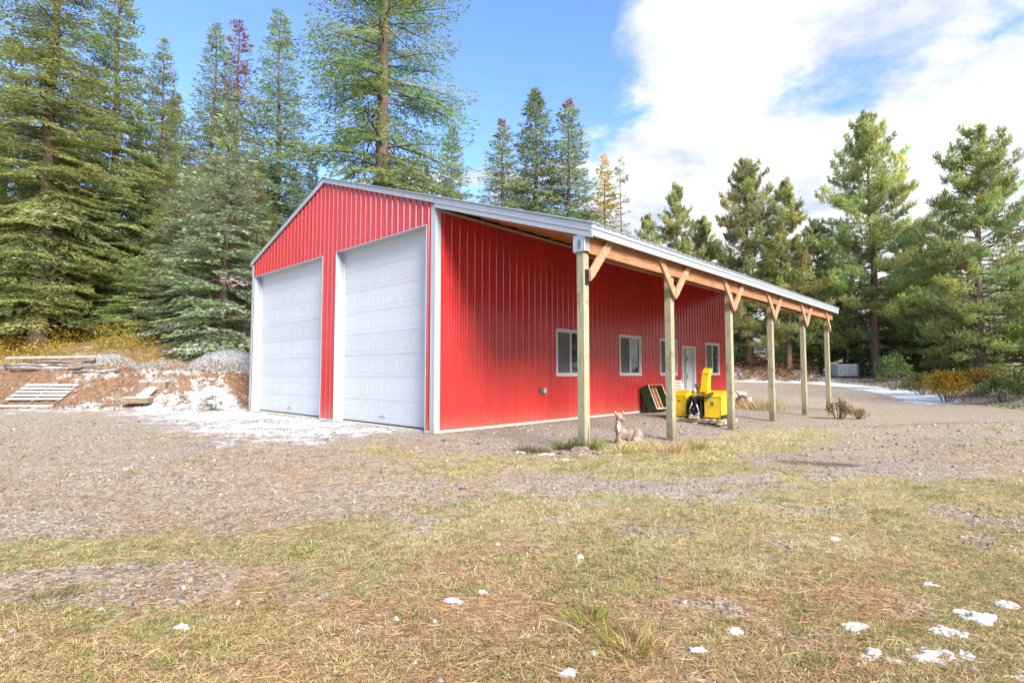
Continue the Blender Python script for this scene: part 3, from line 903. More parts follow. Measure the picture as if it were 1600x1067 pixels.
# sub-fascia board, rafters and decking under the lean-to
MB().box(EAVE_V - 0.06, EAVE_V - 0.022, -0.02, LEN + 0.2, ze - 0.17, ze - 0.03).build('sub_fascia', beam_wood, bld)
n_raf = 26
raf = None
for k in range(n_raf):
    y = 0.02 + k * (LEN + 0.16) / (n_raf - 1)
    if raf is None:
        va, vb = 0.036, EAVE_V - 0.065
        raf = MB().hexa([(va, 0, roof_z(va) - 0.20), (vb, 0, roof_z(vb) - 0.20), (vb, 0.038, roof_z(vb) - 0.20), (va, 0.038, roof_z(va) - 0.20),
                         (va, 0, roof_z(va) - 0.058), (vb, 0, roof_z(vb) - 0.058), (vb, 0.038, roof_z(vb) - 0.058), (va, 0.038, roof_z(va) - 0.058)]).mesh('rafter')
        raf.materials.append(rafter_wood)
    r = link('rafter', raf, bld); r.location = (0, y, 0)
n_pl = 22
for k in range(n_pl):                    # deck boards run along the building, one above the other up the slope
    va = 0.036 + k * (EAVE_V - 0.07) / n_pl; vb = va + (EAVE_V - 0.07) / n_pl - 0.006
    MB().hexa([(va, -0.025, roof_z(va) - 0.055), (vb, -0.025, roof_z(vb) - 0.055), (vb, LEN + 0.22, roof_z(vb) - 0.055), (va, LEN + 0.22, roof_z(va) - 0.055),
               (va, -0.025, roof_z(va) - 0.030), (vb, -0.025, roof_z(vb) - 0.030), (vb, LEN + 0.22, roof_z(vb) - 0.030), (va, LEN + 0.22, roof_z(va) - 0.030)]).build('deck_board', beam_wood, bld)
# posts, beams and braces
PV0, PV1 = 3.600, 3.740
PU = [0.0, 2.90, 5.885, 8.785, 11.80, 14.68]
zb0 = 3.105
ztop = roof_z(PV1) - 0.205
for va, nm in ((PV1 + 0.002, 'outer_beam'), (PV0 - 0.042, 'inner_beam')):
    MB().box(va, va + 0.040, 0.10 if nm == 'outer_beam' else -0.01, LEN + 0.14, zb0, zb0 + 0.265).build(nm, beam_wood, bld)
for i, u in enumerate(PU):
    x, y = from_uv(u, 3.67)
    zg = tzf(x, y) - 0.35
    p = MB().box(PV0, PV1, u, u + 0.14, zg, ztop).build('post', post_wood, bld, bevel=0.006)
    va, vb = PV1 + 0.044, PV1 + 0.082
    m = u + 0.07
    for sg in (-1, 1):
        if (i == 0 and sg < 0) or (i == 5 and sg > 0): continue
        br = MB(); x0, x1 = va, vb
        off = 0.002 * (sg + 1)
        zlo, zhi = 2.70, zb0 + 0.25
        reach = 0.60
        wv = 0.19
        a0, a1 = m + sg * 0.003, m + sg * 0.075
        b0, b1 = m + sg * (reach - 0.12), m + sg * (reach - 0.12 + wv)
        prof_ = [(a0, zlo - 0.05), (a1 + sg * 0.03, zlo + 0.03), (b1, zhi), (b0 - sg * 0.02, zhi), (a0, zlo + 0.13)]
        nb = 5
        br.v += [(x0, *t_) for t_ in prof_] + [(x1 + off, *t_) for t_ in prof_]
        br.f += [tuple(range(nb))[::-1], tuple(range(nb, 2 * nb))] + [(k_, (k_ + 1) % nb, nb + (k_ + 1) % nb, nb + k_) for k_ in range(nb)]
        br.build('brace', brace_wood, bld)
    if i == 0:
        MB().box(PV1 + 0.001, PV1 + 0.020, u + 0.03, u + 0.12, 2.60, 2.84).build('brace_plate', black_metal, bld)
cap = MB(); cap.box(PV0 - 0.045, PV1 + 0.045, -0.032, 0.0, zb0 + 0.02, zb0 + 0.29); cap.box(PV1 + 0.043, PV1 + 0.049, -0.03, 0.10, zb0 + 0.02, zb0 + 0.26)
cap.build('beam_end_cap', galv, bld, bevel=0.004)
MB().box(PV0 + 0.05, PV1 - 0.03, -0.037, -0.0325, zb0 + 0.05, zb0 + 0.22).build('beam_end_plate', noise_mat('stained_plate', (0.16, 0.14, 0.15), (0.36, 0.35, 0.36), scale=14, rough=0.5, metallic=0.5), bld)

sp_ = MB()
zz0 = tzf(*from_uv(0.07, 3.75)) - 0.05
sp_.hexa([(PV1 + 0.0005, 0.055, zz0), (PV1 + 0.0005, 0.120, zz0), (PV1 + 0.0005, 0.105, zz0 + 0.22), (PV1 + 0.0005, 0.070, zz0 + 0.20), (PV1 + 0.003, 0.055, zz0), (PV1 + 0.003, 0.120, zz0), (PV1 + 0.003, 0.105, zz0 + 0.22), (PV1 + 0.003, 0.070, zz0 + 0.20)])
sp_.hexa([(PV1 + 0.0005, 0.070, zz0 + 0.20), (PV1 + 0.0005, 0.105, zz0 + 0.22), (PV1 + 0.0005, 0.100, zz0 + 0.42), (PV1 + 0.0005, 0.092, zz0 + 0.44), (PV1 + 0.003, 0.070, zz0 + 0.20), (PV1 + 0.003, 0.105, zz0 + 0.22), (PV1 + 0.003, 0.100, zz0 + 0.42), (PV1 + 0.003, 0.092, zz0 + 0.44)])
sp_.build('split_wood', dark_wood, bld)

# ------------------------------------------------------------------ conifers
RNG = np.random.default_rng(11)


def kites(P, D, Lg, Wd, Wv):
    """P base, D unit direction, Lg length, Wd width, Wv unit width vector -> (n,4,3)"""
    mid = P + D * (Lg * 0.42)[:, None]
    h = Wv * (Wd * 0.5)[:, None]
    return np.stack([P, mid + h, P + D * Lg[:, None], mid - h], 1)


def unit(a):
    return a / np.maximum(np.linalg.norm(a, axis=-1, keepdims=True), 1e-9)


def perp(D, roll, rng):
    up = np.tile([0.0, 0.0, 1.0], (len(D), 1))
    r = unit(np.cross(D, up) + 1e-6)
    q = np.cross(r, D)
    return r * np.cos(roll)[:, None] + q * np.sin(roll)[:, None]


def fir_spray(L, sp, sub, sl, sw, rng):
    """flat fir bough along +x, length L: kites (n,4,3)"""
    P, D = [], []
    x = 0.16 * L + 0.05
    while x < L:
        rem = L - x
        for sd in (-1, 1):
            lt = min(0.42 * L, 0.75 * rem + 0.10) * rng.uniform(0.6, 1.1) * min(1.0, 0.45 + x / L * 1.6)
            ang = radians(rng.uniform(42, 64)) * sd
            dx, dy = cos(ang), sin(ang)
            n = max(1, int(lt / sub))
            for k in range(n):
                r = (k + rng.uniform(0.2, 0.8)) * lt / n
                for s2 in (-1, 1):
                    if rng.random() < 0.12: continue
                    a2 = ang + s2 * radians(rng.uniform(25, 55))
                    P.append((x + dx * r, dy * r, -0.16 * r * r / max(L, .5) + rng.normal(0, 0.02)))
                    D.append((cos(a2), sin(a2), rng.normal(-0.05, 0.22)))
            P.append((x + dx * lt * 0.95, dy * lt * 0.95, -0.16 * lt * lt / max(L, .5))); D.append((dx, dy, -0.05))
        x += sp * rng.uniform(0.7, 1.3)
    for k in range(3):
        P.append((L - 0.06 * k, 0, 0)); D.append((1, rng.normal(0, 0.3), 0.05))
    P, D = np.array(P), unit(np.array(D))
    n = len(P)
    return kites(P, D, sl * rng.uniform(0.7, 1.3, n), sw * rng.uniform(0.7, 1.3, n), perp(D, rng.uniform(-1.25, 1.25, n), rng))


def pine_spray(L, dens, nl, nw, rng, nn=8):
    """pine limb along +x with upturned branchlets ending in needle brushes"""
    P, D = [], []
    cnt = max(3, int(L * dens))
    for k in range(cnt):
        t = rng.uniform(0.28, 1.0) ** 0.8
        x = t * L
        off = (1.05 - t * 0.7) * 0.36 * min(L, 2.6)
        az = rng.uniform(0, 2 * pi)
        rr = off * rng.uniform(0.2, 1.0)
        p = np.array([x + rr * 0.6, rr * cos(az), rr * 0.55 * sin(az) + 0.25 * rr])
        ax = unit(np.array([0.7, cos(az) * 0.6, 0.55 + rng.normal(0, 0.2)]))
        for q in range(nn):
            d = unit(ax * rng.uniform(0.25, 1.0) + rng.normal(0, 0.55, 3))
            P.append(p + ax * rng.uniform(-0.16, 0.05)); D.append(d)
    P, D = np.array(P), unit(np.array(D)); n = len(P)
    return kites(P, D, nl * rng.uniform(0.7, 1.25, n), nw * rng.uniform(0.7, 1.3, n), perp(D, rng.uniform(-1.5, 1.5, n), rng))


def conifer(seed, H, cb, R, whorl, per, spray, prof=0.8, el_top=45, el_mid=4, el_low=-14, sag=0.10, turn=0.10, base=(0.07, 0.10, 0.03), tip=None, snow=0.0, rb=0.3, gap=0.08, lean=(0, 0), clumpy=0.35, dead=0, deadcol=None, dead_from=1.1, barkm=None, crown_top_pow=1.0):
    """returns dict of meshes: trunk, limb, crown, snow. Origin at the trunk's foot."""
    rng = np.random.default_rng(seed)
    Ls = [0.35, 0.7, 1.1, 1.6, 2.2, 3.0, 4.0, 5.2]
    lib = {}
    VV, CC, SV = [], [], []
    lim = MB()
    trunk_at = lambda z: np.array([lean[0] * (z / H) + 0.05 * sin(z * 0.6 + seed), lean[1] * (z / H) + 0.05 * cos(z * 0.5 + seed), z])
    z = cb
    while z < H - 0.12:
        t = (H - z) / (H - cb)               # 1 low .. 0 top
        Lm = R * (t ** prof) * (1.0 if t < 0.8 else 1.0 - 0.55 * (t - 0.8) / 0.2 * 0.6) + 0.16
        n = max(2, int(round(per * (0.7 + 0.5 * t))))
        a0 = rng.uniform(0, 2 * pi)
        for k in range(n):
            if rng.random() < gap: continue
            az = a0 + 2 * pi * k / n + rng.normal(0, 0.35)
            L = Lm * rng.uniform(1 - clumpy, 1 + clumpy * 0.45)
            zz_ = z + rng.normal(0, whorl * 0.55)
            if zz_ > H - 0.05: continue
            el = np.interp(t, [0, 0.15, 0.5, 1], [el_top, el_top * 0.6, el_mid, el_low]) + rng.normal(0, 11)
            el = radians(el)
            key = (int(np.argmin([abs(L - q) for q in Ls])), int(rng.integers(0, 2)))
            if key not in lib: lib[key] = spray(Ls[key[0]], rng)
            K = lib[key] * (L / Ls[key[0]])
            K = K.copy()
            x = K[..., 0]
            K[..., 2] += -sag * x * x / max(L, 0.4) + turn * np.clip(x - 0.55 * L, 0, None) ** 2 / max(L * 0.45, 0.2) - 0.12 * np.abs(K[..., 1])
            if rng.random() < 0.5: K[..., 1] *= -1
            ce, se, ca, sa = cos(el), sin(el), cos(az), sin(az)
            X = K[..., 0] * ce - K[..., 2] * se; Zc = K[..., 0] * se + K[..., 2] * ce; Yc = K[..., 1]
            o = trunk_at(zz_)
            Q = np.stack([X * ca - Yc * sa + o[0], X * sa + Yc * ca + o[1], Zc + o[2]], -1)
            VV.append(Q)
            dd = deadcol if (deadcol is not None and (zz_ / H > dead_from or rng.random() < dead)) else None
            c0 = np.array(dd if dd is not None else base) * rng.uniform(0.62, 1.35)
            if dd is None: c0 = c0 * np.array([rng.uniform(0.88, 1.22), 1.0, rng.uniform(0.8, 1.15)])
            cc = c0[None, :] * rng.uniform(0.7, 1.4, (len(Q), 1))
            CC.append(np.repeat(cc, 4, 0))
            if snow > 0:
                pick = rng.random(len(Q)) < snow * rng.uniform(0.1, 1.9)
                q = Q[pick]
                if len(q):
                    m = q.mean(1, keepdims=True)
                    q = m + (q - m) * 1.15; q[..., 2] = q[..., 2] * 0.35 + m[..., 2] * 0.65 + 0.022
                    SV.append(q)
            if L > 0.6:
                pts = []
                for f_ in (0.0, 0.4, 0.78):
                    xx = L * f_; zz2 = -sag * xx * xx / max(L, 0.4)
                    X_, Z_ = xx * ce - zz2 * se, xx * se + zz2 * ce
                    pts.append((X_ * ca + o[0], X_ * sa + o[1], Z_ + o[2] - 0.01))
                rr = 0.010 + 0.011 * L
                lim.tube(pts, [rr, rr * 0.65, rr * 0.25], 4, cap=False)
        z += whorl * rng.uniform(0.8, 1.2) * (0.55 + 0.45 * min(1, t * 2.5))
    # bare dead twigs below the crown
    zb = max(0.8, cb * 0.25)
    while zb < cb + 1.0:
        az = rng.uniform(0, 2 * pi); L = rng.uniform(0.4, 0.35 * R + 0.6); o = trunk_at(zb)
        lim.tube([o, o + np.array([cos(az) * L * .6, sin(az) * L * .6, -0.05 * L]), o + np.array([cos(az) * L, sin(az) * L, -0.22 * L])], [0.02, 0.012, 0.004], 4, cap=False)
        zb += rng.uniform(0.10, 0.28)
    V = np.concatenate(VV).reshape(-1, 3); C = np.concatenate(CC)
    out = {}
    out['crown'] = np_mesh('crown', V, np.arange(len(V)).reshape(-1, 4), C)
    out['crown'].materials.append(needles)
    if SV:
        V = np.concatenate(SV).reshape(-1, 3)
        out['snow'] = np_mesh('snow_dusting', V, np.arange(len(V)).reshape(-1, 4)); out['snow'].materials.append(snow_mat)
    tr = MB(); zs = np.concatenate([[-0.5, 0.0, 0.25, 0.7], np.linspace(1.5, H, 16)])
    tr.tube([trunk_at(max(q, 0)) + np.array([0, 0, min(q, 0)]) for q in zs], [(rb * (1 - 0.93 * max(q, 0) / H) + (0.45 * rb * math.exp(-max(q, 0) * 3.0))) * rng.uniform(0.96, 1.04) for q in zs], 12)
    out['trunk'] = tr.mesh('trunk'); out['trunk'].materials.append(barkm or bark)
    out['trunk'].polygons.foreach_set('use_smooth', np.ones(len(out['trunk'].polygons), bool))
    if lim.f:
        me = bpy.data.meshes.new('limbs'); me.from_pydata(lim.v, [], lim.f); me.materials.append(barkm or bark); out['limbs'] = me
    out['H'] = H
    return out


near = lambda L, r: fir_spray(L, 0.155, 0.112, 0.165, 0.046, r)
mid_ = lambda L, r: fir_spray(L, 0.20, 0.145, 0.21, 0.056, r)
far_ = lambda L, r: fir_spray(L, 0.24, 0.19, 0.28, 0.085, r)
pine = lambda L, r: pine_spray(L, 14, 0.27, 0.052, r, 10)
GREEN = (0.290, 0.365, 0.125)
DGREEN = (0.255, 0.335, 0.145)
BGREEN = (0.245, 0.320, 0.175)
PGREEN = (0.380, 0.425, 0.170)
PROTO = {
    'big_fir': conifer(1, 24, 1.6, 3.5, 0.125, 3, near, base=GREEN, rb=0.34, el_mid=-4, el_low=-20, snow=0.05, gap=0.10, prof=0.66, clumpy=0.42, sag=0.14, turn=0.20),
    'tall_fir': conifer(2, 19, 1.2, 3.0, 0.115, 3, near, base=GREEN, rb=0.24, snow=0.20, prof=0.74, gap=0.08, el_mid=-4, el_low=-20, clumpy=0.42, sag=0.14, turn=0.20),
    'snowy_fir': conifer(3, 10, 0.4, 2.6, 0.115, 3, near, base=DGREEN, rb=0.16, snow=0.55, prof=0.72, gap=0.03, dead=0.03, deadcol=(0.25, 0.12, 0.05)),
    'spire_fir': conifer(4, 20, 2.0, 2.5, 0.13, 3, mid_, base=BGREEN, rb=0.22, snow=0.05, prof=0.8, el_mid=-4, el_low=-18, gap=0.05),
    'rust_fir': conifer(5, 21, 2.0, 2.3, 0.18, 3, mid_, base=DGREEN, rb=0.22, snow=0.03, prof=0.75, deadcol=(0.35, 0.205, 0.165), dead_from=0.72, gap=0.12),
    'douglas_fir': conifer(6, 36, 6.0, 6.0, 0.24, 3, lambda L, r: fir_spray(L, 0.22, 0.165, 0.225, 0.062, r), base=(0.200, 0.255, 0.095), rb=0.52, snow=0.0, prof=0.42, gap=0.22, clumpy=0.55, el_mid=-2, el_low=-20, sag=0.14, turn=0.26),
    'far_fir': conifer(7, 22, 1.6, 3.6, 0.17, 3, far_, base=(0.267, 0.333, 0.154), rb=0.26, snow=0.03, prof=0.8, clumpy=0.45, gap=0.10, deadcol=(0.30, 0.17, 0.10), dead_from=0.955),
    'far_spruce': conifer(8, 20, 1.0, 3.1, 0.155, 3, far_, base=(0.247, 0.313, 0.154), rb=0.24, snow=0.05, prof=0.7, clumpy=0.4, gap=0.06),
    'larch': conifer(9, 20, 2.0, 2.4, 0.36, 7, far_, base=(0.60, 0.48, 0.10), rb=0.18, prof=0.75, clumpy=0.5, gap=0.16),
    'thin_fir': conifer(10, 20, 2.0, 1.8, 0.72, 5, far_, base=(0.221, 0.259, 0.140), rb=0.18, prof=0.6, clumpy=0.5, gap=0.22),
    'tall_pine': conifer(12, 20, 3.2, 4.9, 0.42, 7, pine, base=PGREEN, rb=0.30, prof=0.62, el_top=60, el_mid=22, el_low=-6, sag=0.06, turn=0.30, gap=0.17, clumpy=0.5, barkm=pine_bark),
    'broad_pine': conifer(13, 17, 2.4, 4.0, 0.40, 7, pine, base=PGREEN, rb=0.24, prof=0.6, el_top=60, el_mid=25, el_low=0, sag=0.05, turn=0.3, gap=0.16, clumpy=0.5, barkm=pine_bark),
    'leaning_pine': conifer(14, 17, 2.4, 5.0, 0.44, 7, pine, base=(0.325, 0.379, 0.147), rb=0.34, prof=0.5, el_top=55, el_mid=16, el_low=-12, sag=0.10, turn=0.3, gap=0.16, clumpy=0.5, lean=(1.5, 0.3), barkm=bark, dead=0.02, deadcol=(0.28, 0.13, 0.05)),
    'low_fir': conifer(15, 8, 0.3, 2.7, 0.15, 3, mid_, base=(0.290, 0.380, 0.145), rb=0.14, snow=0.05, prof=0.6, gap=0.03),
}
TREE_MESH_USED = set()


def tree(kind, name, x, y, ztop, label, rz=0.0, wide=1.0, group=None):
    p = PROTO[kind]
    z = tzf(x, y) - 0.08
    sc = (ztop - z) / p['H']
    t = empty(name, (x, y, z), rz)
    sxy = sc ** 0.6 * wide if kind not in ('leaning_pine',) else sc * wide
    t.scale = (sxy, sxy, sc)
    tag(t, label, 'tree', group)
    for part in ('trunk', 'limbs', 'crown', 'snow'):
        if part in p:
            link({'snow': 'snow_dusting'}.get(part, part), p[part], t)
    return t


G_L, G_M, G_R = 'conifers on the slope left of the shop', 'conifers behind the shop', 'conifers right of the shop'
TREES = [
    ('big_fir', 'fir_tree', -24.0, 22.0, 25.5, 'fir reaching in over the left edge of the picture', 1.0, 1.0, G_L),
    ('big_fir', 'fir_tree', -20.3, 23.2, 25.5, 'largest left fir with thick grey trunk above the yellow undergrowth', 3.9, 1.0, G_L),
    ('tall_fir', 'fir_tree', -19.9, 26.5, 22.0, 'tall fir just right of the thick-trunked left fir', 0.3, 1.0, G_L),
    ('tall_fir', 'fir_tree', -18.6, 28.0, 19.0, 'fir with slim dark trunk behind the middle gravel pile', 2.6, 0.85, G_L),
    ('spire_fir', 'fir_tree', -18.4, 32.5, 22.9, 'narrow green spire beside the reddish dead-topped tree', 0.0, 1.15, G_L),
    ('rust_fir', 'fir_tree', -18.0, 34.5, 24.3, 'conifer with a reddish brown dead top', 1.7, 1.3, G_L),
    ('spire_fir', 'fir_tree', -14.6, 33.0, 24.0, 'tall pointed spire just left of the huge tree behind the shop', 2.2, 1.35, G_L),
    ('snowy_fir', 'fir_tree', -11.9, 22.3, 12.4, 'snow-dusted fir close to the shop left corner', 0.5, 1.05, G_L),
    ('snowy_fir', 'fir_tree', -14.6, 24.2, 10.6, 'shorter snow-dusted fir behind the wide gravel pile', 3.3, 1.0, G_L),
    ('tall_fir', 'fir_tree', -14.0, 29.0, 13.5, 'dark green fir filling the gap above the snow-dusted firs', 4.4, 1.0, G_L),
    ('tall_fir', 'fir_tree', -16.6, 26.0, 12.0, 'mid-height fir between the slim-trunked fir and the snow-dusted one', 5.4, 0.95, G_L),
    ('low_fir', 'fir_tree', -22.6, 24.8, 8.2, 'low leafy young fir at far left under the big firs', 0.8, 1.0, G_L),
    ('low_fir', 'fir_tree', -17.6, 25.2, 6.6, 'low young fir at the foot of the slim-trunked fir', 2.8, 0.95, G_L),
    ('douglas_fir', 'douglas_fir', -7.6, 31.0, 38.0, 'huge open-branched tree with bare trunk rising behind the gable peak', 0.9, 1.0, G_M),
    ('far_spruce', 'fir_tree', -4.3, 38.0, 18.8, 'small spire right of the huge trunk above the roof slope', 0.0, 0.9, G_M),
    ('far_spruce', 'fir_tree', -15.0, 40.0, 17.0, 'distant fir low between the pointed spire and the huge tree', 1.3, 0.9, G_M),
    ('far_spruce', 'fir_tree', -9.5, 42.0, 17.0, 'distant fir behind the gable peak left of the huge trunk', 2.3, 1.0, G_M),
    ('far_fir', 'fir_tree', -0.8, 45.0, 22.7, 'leftmost of the three firs above the roof', 0.5, 1.25, G_M),
    ('far_spruce', 'fir_tree', 2.1, 47.0, 26.3, 'middle and tallest of the three firs above the roof', 1.5, 1.4, G_M),
    ('far_fir', 'fir_tree', 4.8, 45.0, 24.5, 'rightmost of the three firs above the roof, with brown tip', 3.7, 1.35, G_M),
    ('larch', 'larch_tree', 8.9, 51.0, 22.1, 'golden yellow larch above the lean-to roof', 0.2, 1.1, G_M),
    ('thin_fir', 'fir_tree', 10.2, 50.0, 21.5, 'thin dark sparse fir right beside the golden larch', 1.2, 1.0, G_M),
    ('broad_pine', 'pine_tree', 13.3, 43.0, 16.1, 'bright green rounded pine above the middle of the lean-to roof', 0.3, 0.82, G_R),
    ('broad_pine', 'pine_tree', 10.6, 42.0, 13.4, 'short pine behind the lean-to roof left of the rounded pine', 2.0, 0.75, G_R),
    ('tall_pine', 'pine_tree', 18.9, 43.0, 18.4, 'full yellow-green pine behind the far posts', 0.6, 1.05, G_R),
    ('broad_pine', 'pine_tree', 21.0, 41.0, 15.7, 'slimmer pine right of the full yellow-green pine', 1.1, 1.0, G_R),
    ('tall_pine', 'pine_tree', 26.9, 40.0, 20.6, 'tallest pine on the right, standing alone beside the white tank', 2.2, 1.12, G_R),
    ('leaning_pine', 'pine_tree', 28.4, 33.0, 16.3, 'leaning dark-trunked pine at right behind the yellow bush', 0.25, 0.95, G_R),
    ('far_fir', 'fir_tree', 31.4, 39.0, 14.2, 'fir with reddish tip between the two big right pines', 1.0, 1.15, G_R),
    ('low_fir', 'fir_tree', 28.6, 45.0, 11.0, 'dark fir low behind the tallest right pine', 0.2, 1.25, G_R),
    ('low_fir', 'fir_tree', 31.6, 42.6, 10.4, 'dark fir right of the tallest right pine trunk', 1.4, 1.25, G_R),
    ('low_fir', 'fir_tree', 20.4, 46.0, 6.4, 'small fir seen just right of the third post', 2.4, 1.1, G_R),
    ('low_fir', 'fir_tree', 30.4, 36.6, 7.4, 'low dark fir left of the leaning pine trunk', 3.4, 1.15, G_R),
    ('far_spruce', 'fir_tree', 36.2, 36.5, 14.5, 'fir at the right picture edge behind the leaning pine', 0.4, 1.2, G_R),
    ('low_fir', 'fir_tree', 31.8, 31.6, 7.6, 'bushy fir at the right picture edge beside the leaning pine', 5.0, 1.15, G_R),
    ('low_fir', 'fir_tree', 26.6, 43.4, 7.2, 'young fir behind the white tank', 0.9, 1.1, G_R),
    ('broad_pine', 'pine_tree', 18.0, 50.0, 15.6, 'far pine glimpsed between the rounded pine and the full pine', 4.0, 0.9, G_R),
    ('broad_pine', 'pine_tree', 25.0, 44.0, 13.6, 'pine filling the gap left of the tallest right pine', 5.1, 0.95, G_R),
    ('broad_pine', 'pine_tree', 16.4, 47.0, 14.4, 'pine rising between the rounded pine and the full yellow-green pine', 3.0, 0.9, G_R),
    ('tall_pine', 'pine_tree', 31.9, 42.5, 13.0, 'shorter pine between the two big right pines', 4.6, 1.0, G_R),
    ('broad_pine', 'pine_tree', 9.9, 46.0, 12.8, 'low pine top below the thin dark fir', 1.9, 0.85, G_R),
    ('low_fir', 'fir_tree', 23.3, 43.6, 5.6, 'small young fir between the fourth and fifth posts', 4.4, 1.0, G_R),
]
for (kind, name, x, y, zt, lab, rz, wd, grp) in TREES:
    tree(kind, name, x, y, zt, lab, rz, wd, grp)
# trees deeper in the woods, hardly told apart
LAB_WL = 'dark fir deep in the woods on the left slope'
LAB_WR = 'dark fir deep in the woods on the right'
rr_ = random.Random(5)
for (x, y, zt, kd) in [(25.5, 15.0, 12.5, 'tall_pine'), (29.0, 9.5, 15.0, 'far_fir'), (24.0, 6.0, 9.0, 'low_fir'), (33.0, 19.0, 14.0, 'tall_pine')]:
    tree(kd, 'conifer_tree', x, y, zt, 'conifer past the right picture edge, seen only as a dark shape in the window panes', rr_.uniform(0, 6), 1.0, 'conifers mirrored in the windows')
for (x, y, zt) in [(-29.4, 36, 21.5), (-31.5, 33, 22.3), (-25.5, 40, 22.2), (-24.2, 34, 16.5), (-37.6, 42, 20.6), (-23.8, 42, 18.0), (-18.0, 44, 18.3), (-39.6, 40, 18.2), (-37, 48, 17.5), (-21.2, 47, 19.6), (-29.0, 29.0, 16.0), (-26.5, 30.5, 17.0), (-33.0, 38.0, 19.0), (-14.5, 50, 18.0), (-30.5, 46, 18.0)]:
    tree(rr_.choice(['far_fir', 'far_spruce']), 'fir_tree', x, y, zt, LAB_WL, rr_.uniform(0, 6), rr_.uniform(0.95, 1.2), 'firs deep in the left woods')
for (x, y, zt) in [(15, 60, 13.5), (30.5, 58, 14.5), (24.3, 58, 13.0), (39.4, 60, 12.8), (45, 58, 12.4), (45.9, 52, 10.6), (50, 50, 12.1), (37.8, 54, 9.5), (27.6, 54, 9.0), (34.5, 50, 10.0), (20.5, 57, 9.0), (41, 46, 10.5), (33.0, 62, 12.0)]:
    tree(rr_.choice(['far_fir', 'far_spruce', 'low_fir']), 'fir_tree', x, y, zt, LAB_WR, rr_.uniform(0, 6), rr_.uniform(1.0, 1.3), 'firs deep in the right woods')

# ------------------------------------------------------------------ shrubs and undergrowth


def leaf_cloud(n, centres, radii, size, cols, rng, flat=0.5):
    """n leaf kites spread through ellipsoid clumps"""
    idx = rng.integers(0, len(centres), n)
    d = unit(rng.normal(0, 1, (n, 3))) * (rng.random((n, 1)) ** 0.45)
    P = np.asarray(centres)[idx] + d * np.asarray(radii)[idx]
    D = unit(rng.normal(0, 1, (n, 3)) + np.array([0, 0, 0.4]))
    K = kites(P, D, size * rng.uniform(0.6, 1.4, n), size * 0.55 * rng.uniform(0.6, 1.3, n), unit(np.cross(D, rng.normal(0, 1, (n, 3)))))
    c = np.asarray(cols)[rng.integers(0, len(cols), n)] * rng.uniform(0.6, 1.4, (n, 1))
    return K.reshape(-1, 3), np.repeat(c, 4, 0)


def bush(name, x, y, w, d, h, n, size, cols, label, seed, cat='bush', stems=26, group=None, mat=None):
    rng = np.random.default_rng(seed)
    z = tzf(x, y)
    t = empty(name, (x, y, z - 0.03))
    tag(t, label, cat, group)
    cs, rs = [], []
    for k in range(16):
        a = rng.uniform(0, 2 * pi); r = rng.uniform(0, 0.8) ** 0.7
        hh = h * (0.30 + 0.55 * (1 - r ** 2) * rng.uniform(0.6, 1.05))
        cs.append((cos(a) * r * w / 2, sin(a) * r * d / 2, hh)); rs.append((w * 0.16, d * 0.16, h * 0.27))
    V, C = leaf_cloud(n, cs, rs, size, cols, rng)
    V[:, 2] = np.maximum(V[:, 2], 0.02)
    me = np_mesh('foliage', V, np.arange(len(V)).reshape(-1, 4), C)
    link('foliage', me, t, mat or leaves)
    st = MB()
    for k in range(stems):
        c = cs[k % len(cs)]
        e = (c[0] * rng.uniform(0.7, 1.25), c[1] * rng.uniform(0.7, 1.25), min(h, c[2] * rng.uniform(0.9, 1.3)))
        st.tube([(c[0] * 0.25, c[1] * 0.25, -0.05), (c[0] * 0.6, c[1] * 0.6, c[2] * 0.55), e], [0.016, 0.010, 0.003], 4, cap=False)
    st.build('stems', twig_mat, t)
    return t


YEL = [(0.50, 0.34, 0.02), (0.42, 0.30, 0.02), (0.34, 0.27, 0.03), (0.46, 0.26, 0.03)]
ORG = [(0.38, 0.20, 0.035), (0.30, 0.20, 0.04), (0.22, 0.19, 0.04), (0.33, 0.13, 0.04)]
GRN = [(0.085, 0.15, 0.035), (0.13, 0.18, 0.05), (0.07, 0.12, 0.03), (0.20, 0.22, 0.08)]
bush('yellow_shrub', 18.9, 23.6, 2.3, 1.6, 1.35, 3600, 0.085, YEL, 'bright yellow autumn bush at the right road edge', 3)
bush('orange_shrub', 20.9, 24.4, 2.4, 1.6, 1.25, 3000, 0.085, ORG + YEL[:1], 'orange and russet bush right of the bright yellow bush', 4)
bush('green_shrub', 19.4, 21.6, 2.0, 1.5, 1.05, 2800, 0.08, GRN, 'green leafy shrub at the right picture edge in front of the trees', 5)
bush('green_shrub', 22.2, 22.6, 2.2, 1.6, 1.5, 2800, 0.08, GRN, 'taller green shrub behind the leafy shrub at the right edge', 6)
bush('olive_shrub', 20.6, 27.2, 2.6, 1.8, 1.1, 2600, 0.09, GRN + ORG[1:3], 'low olive shrub left of the yellow bush along the snow strip', 7)
bush('young_shrub', 21.6, 30.6, 2.2, 1.6, 2.2, 2800, 0.10, GRN, 'bright green young shrub below the tallest right pine', 8)
bush('dry_shrub', 9.35, 15.6, 0.8, 0.7, 0.62, 1300, 0.045, [(0.26, 0.17, 0.06), (0.19, 0.15, 0.05), (0.13, 0.12, 0.035), (0.30, 0.17, 0.07)], 'brown half-bare bush at the foot of the last post', 9, stems=40)
bush('dry_shrub', 9.95, 15.6, 0.55, 0.5, 0.32, 500, 0.045, [(0.28, 0.17, 0.07), (0.20, 0.14, 0.05)], 'small brown weed clump right of the last post bush', 10, stems=20)


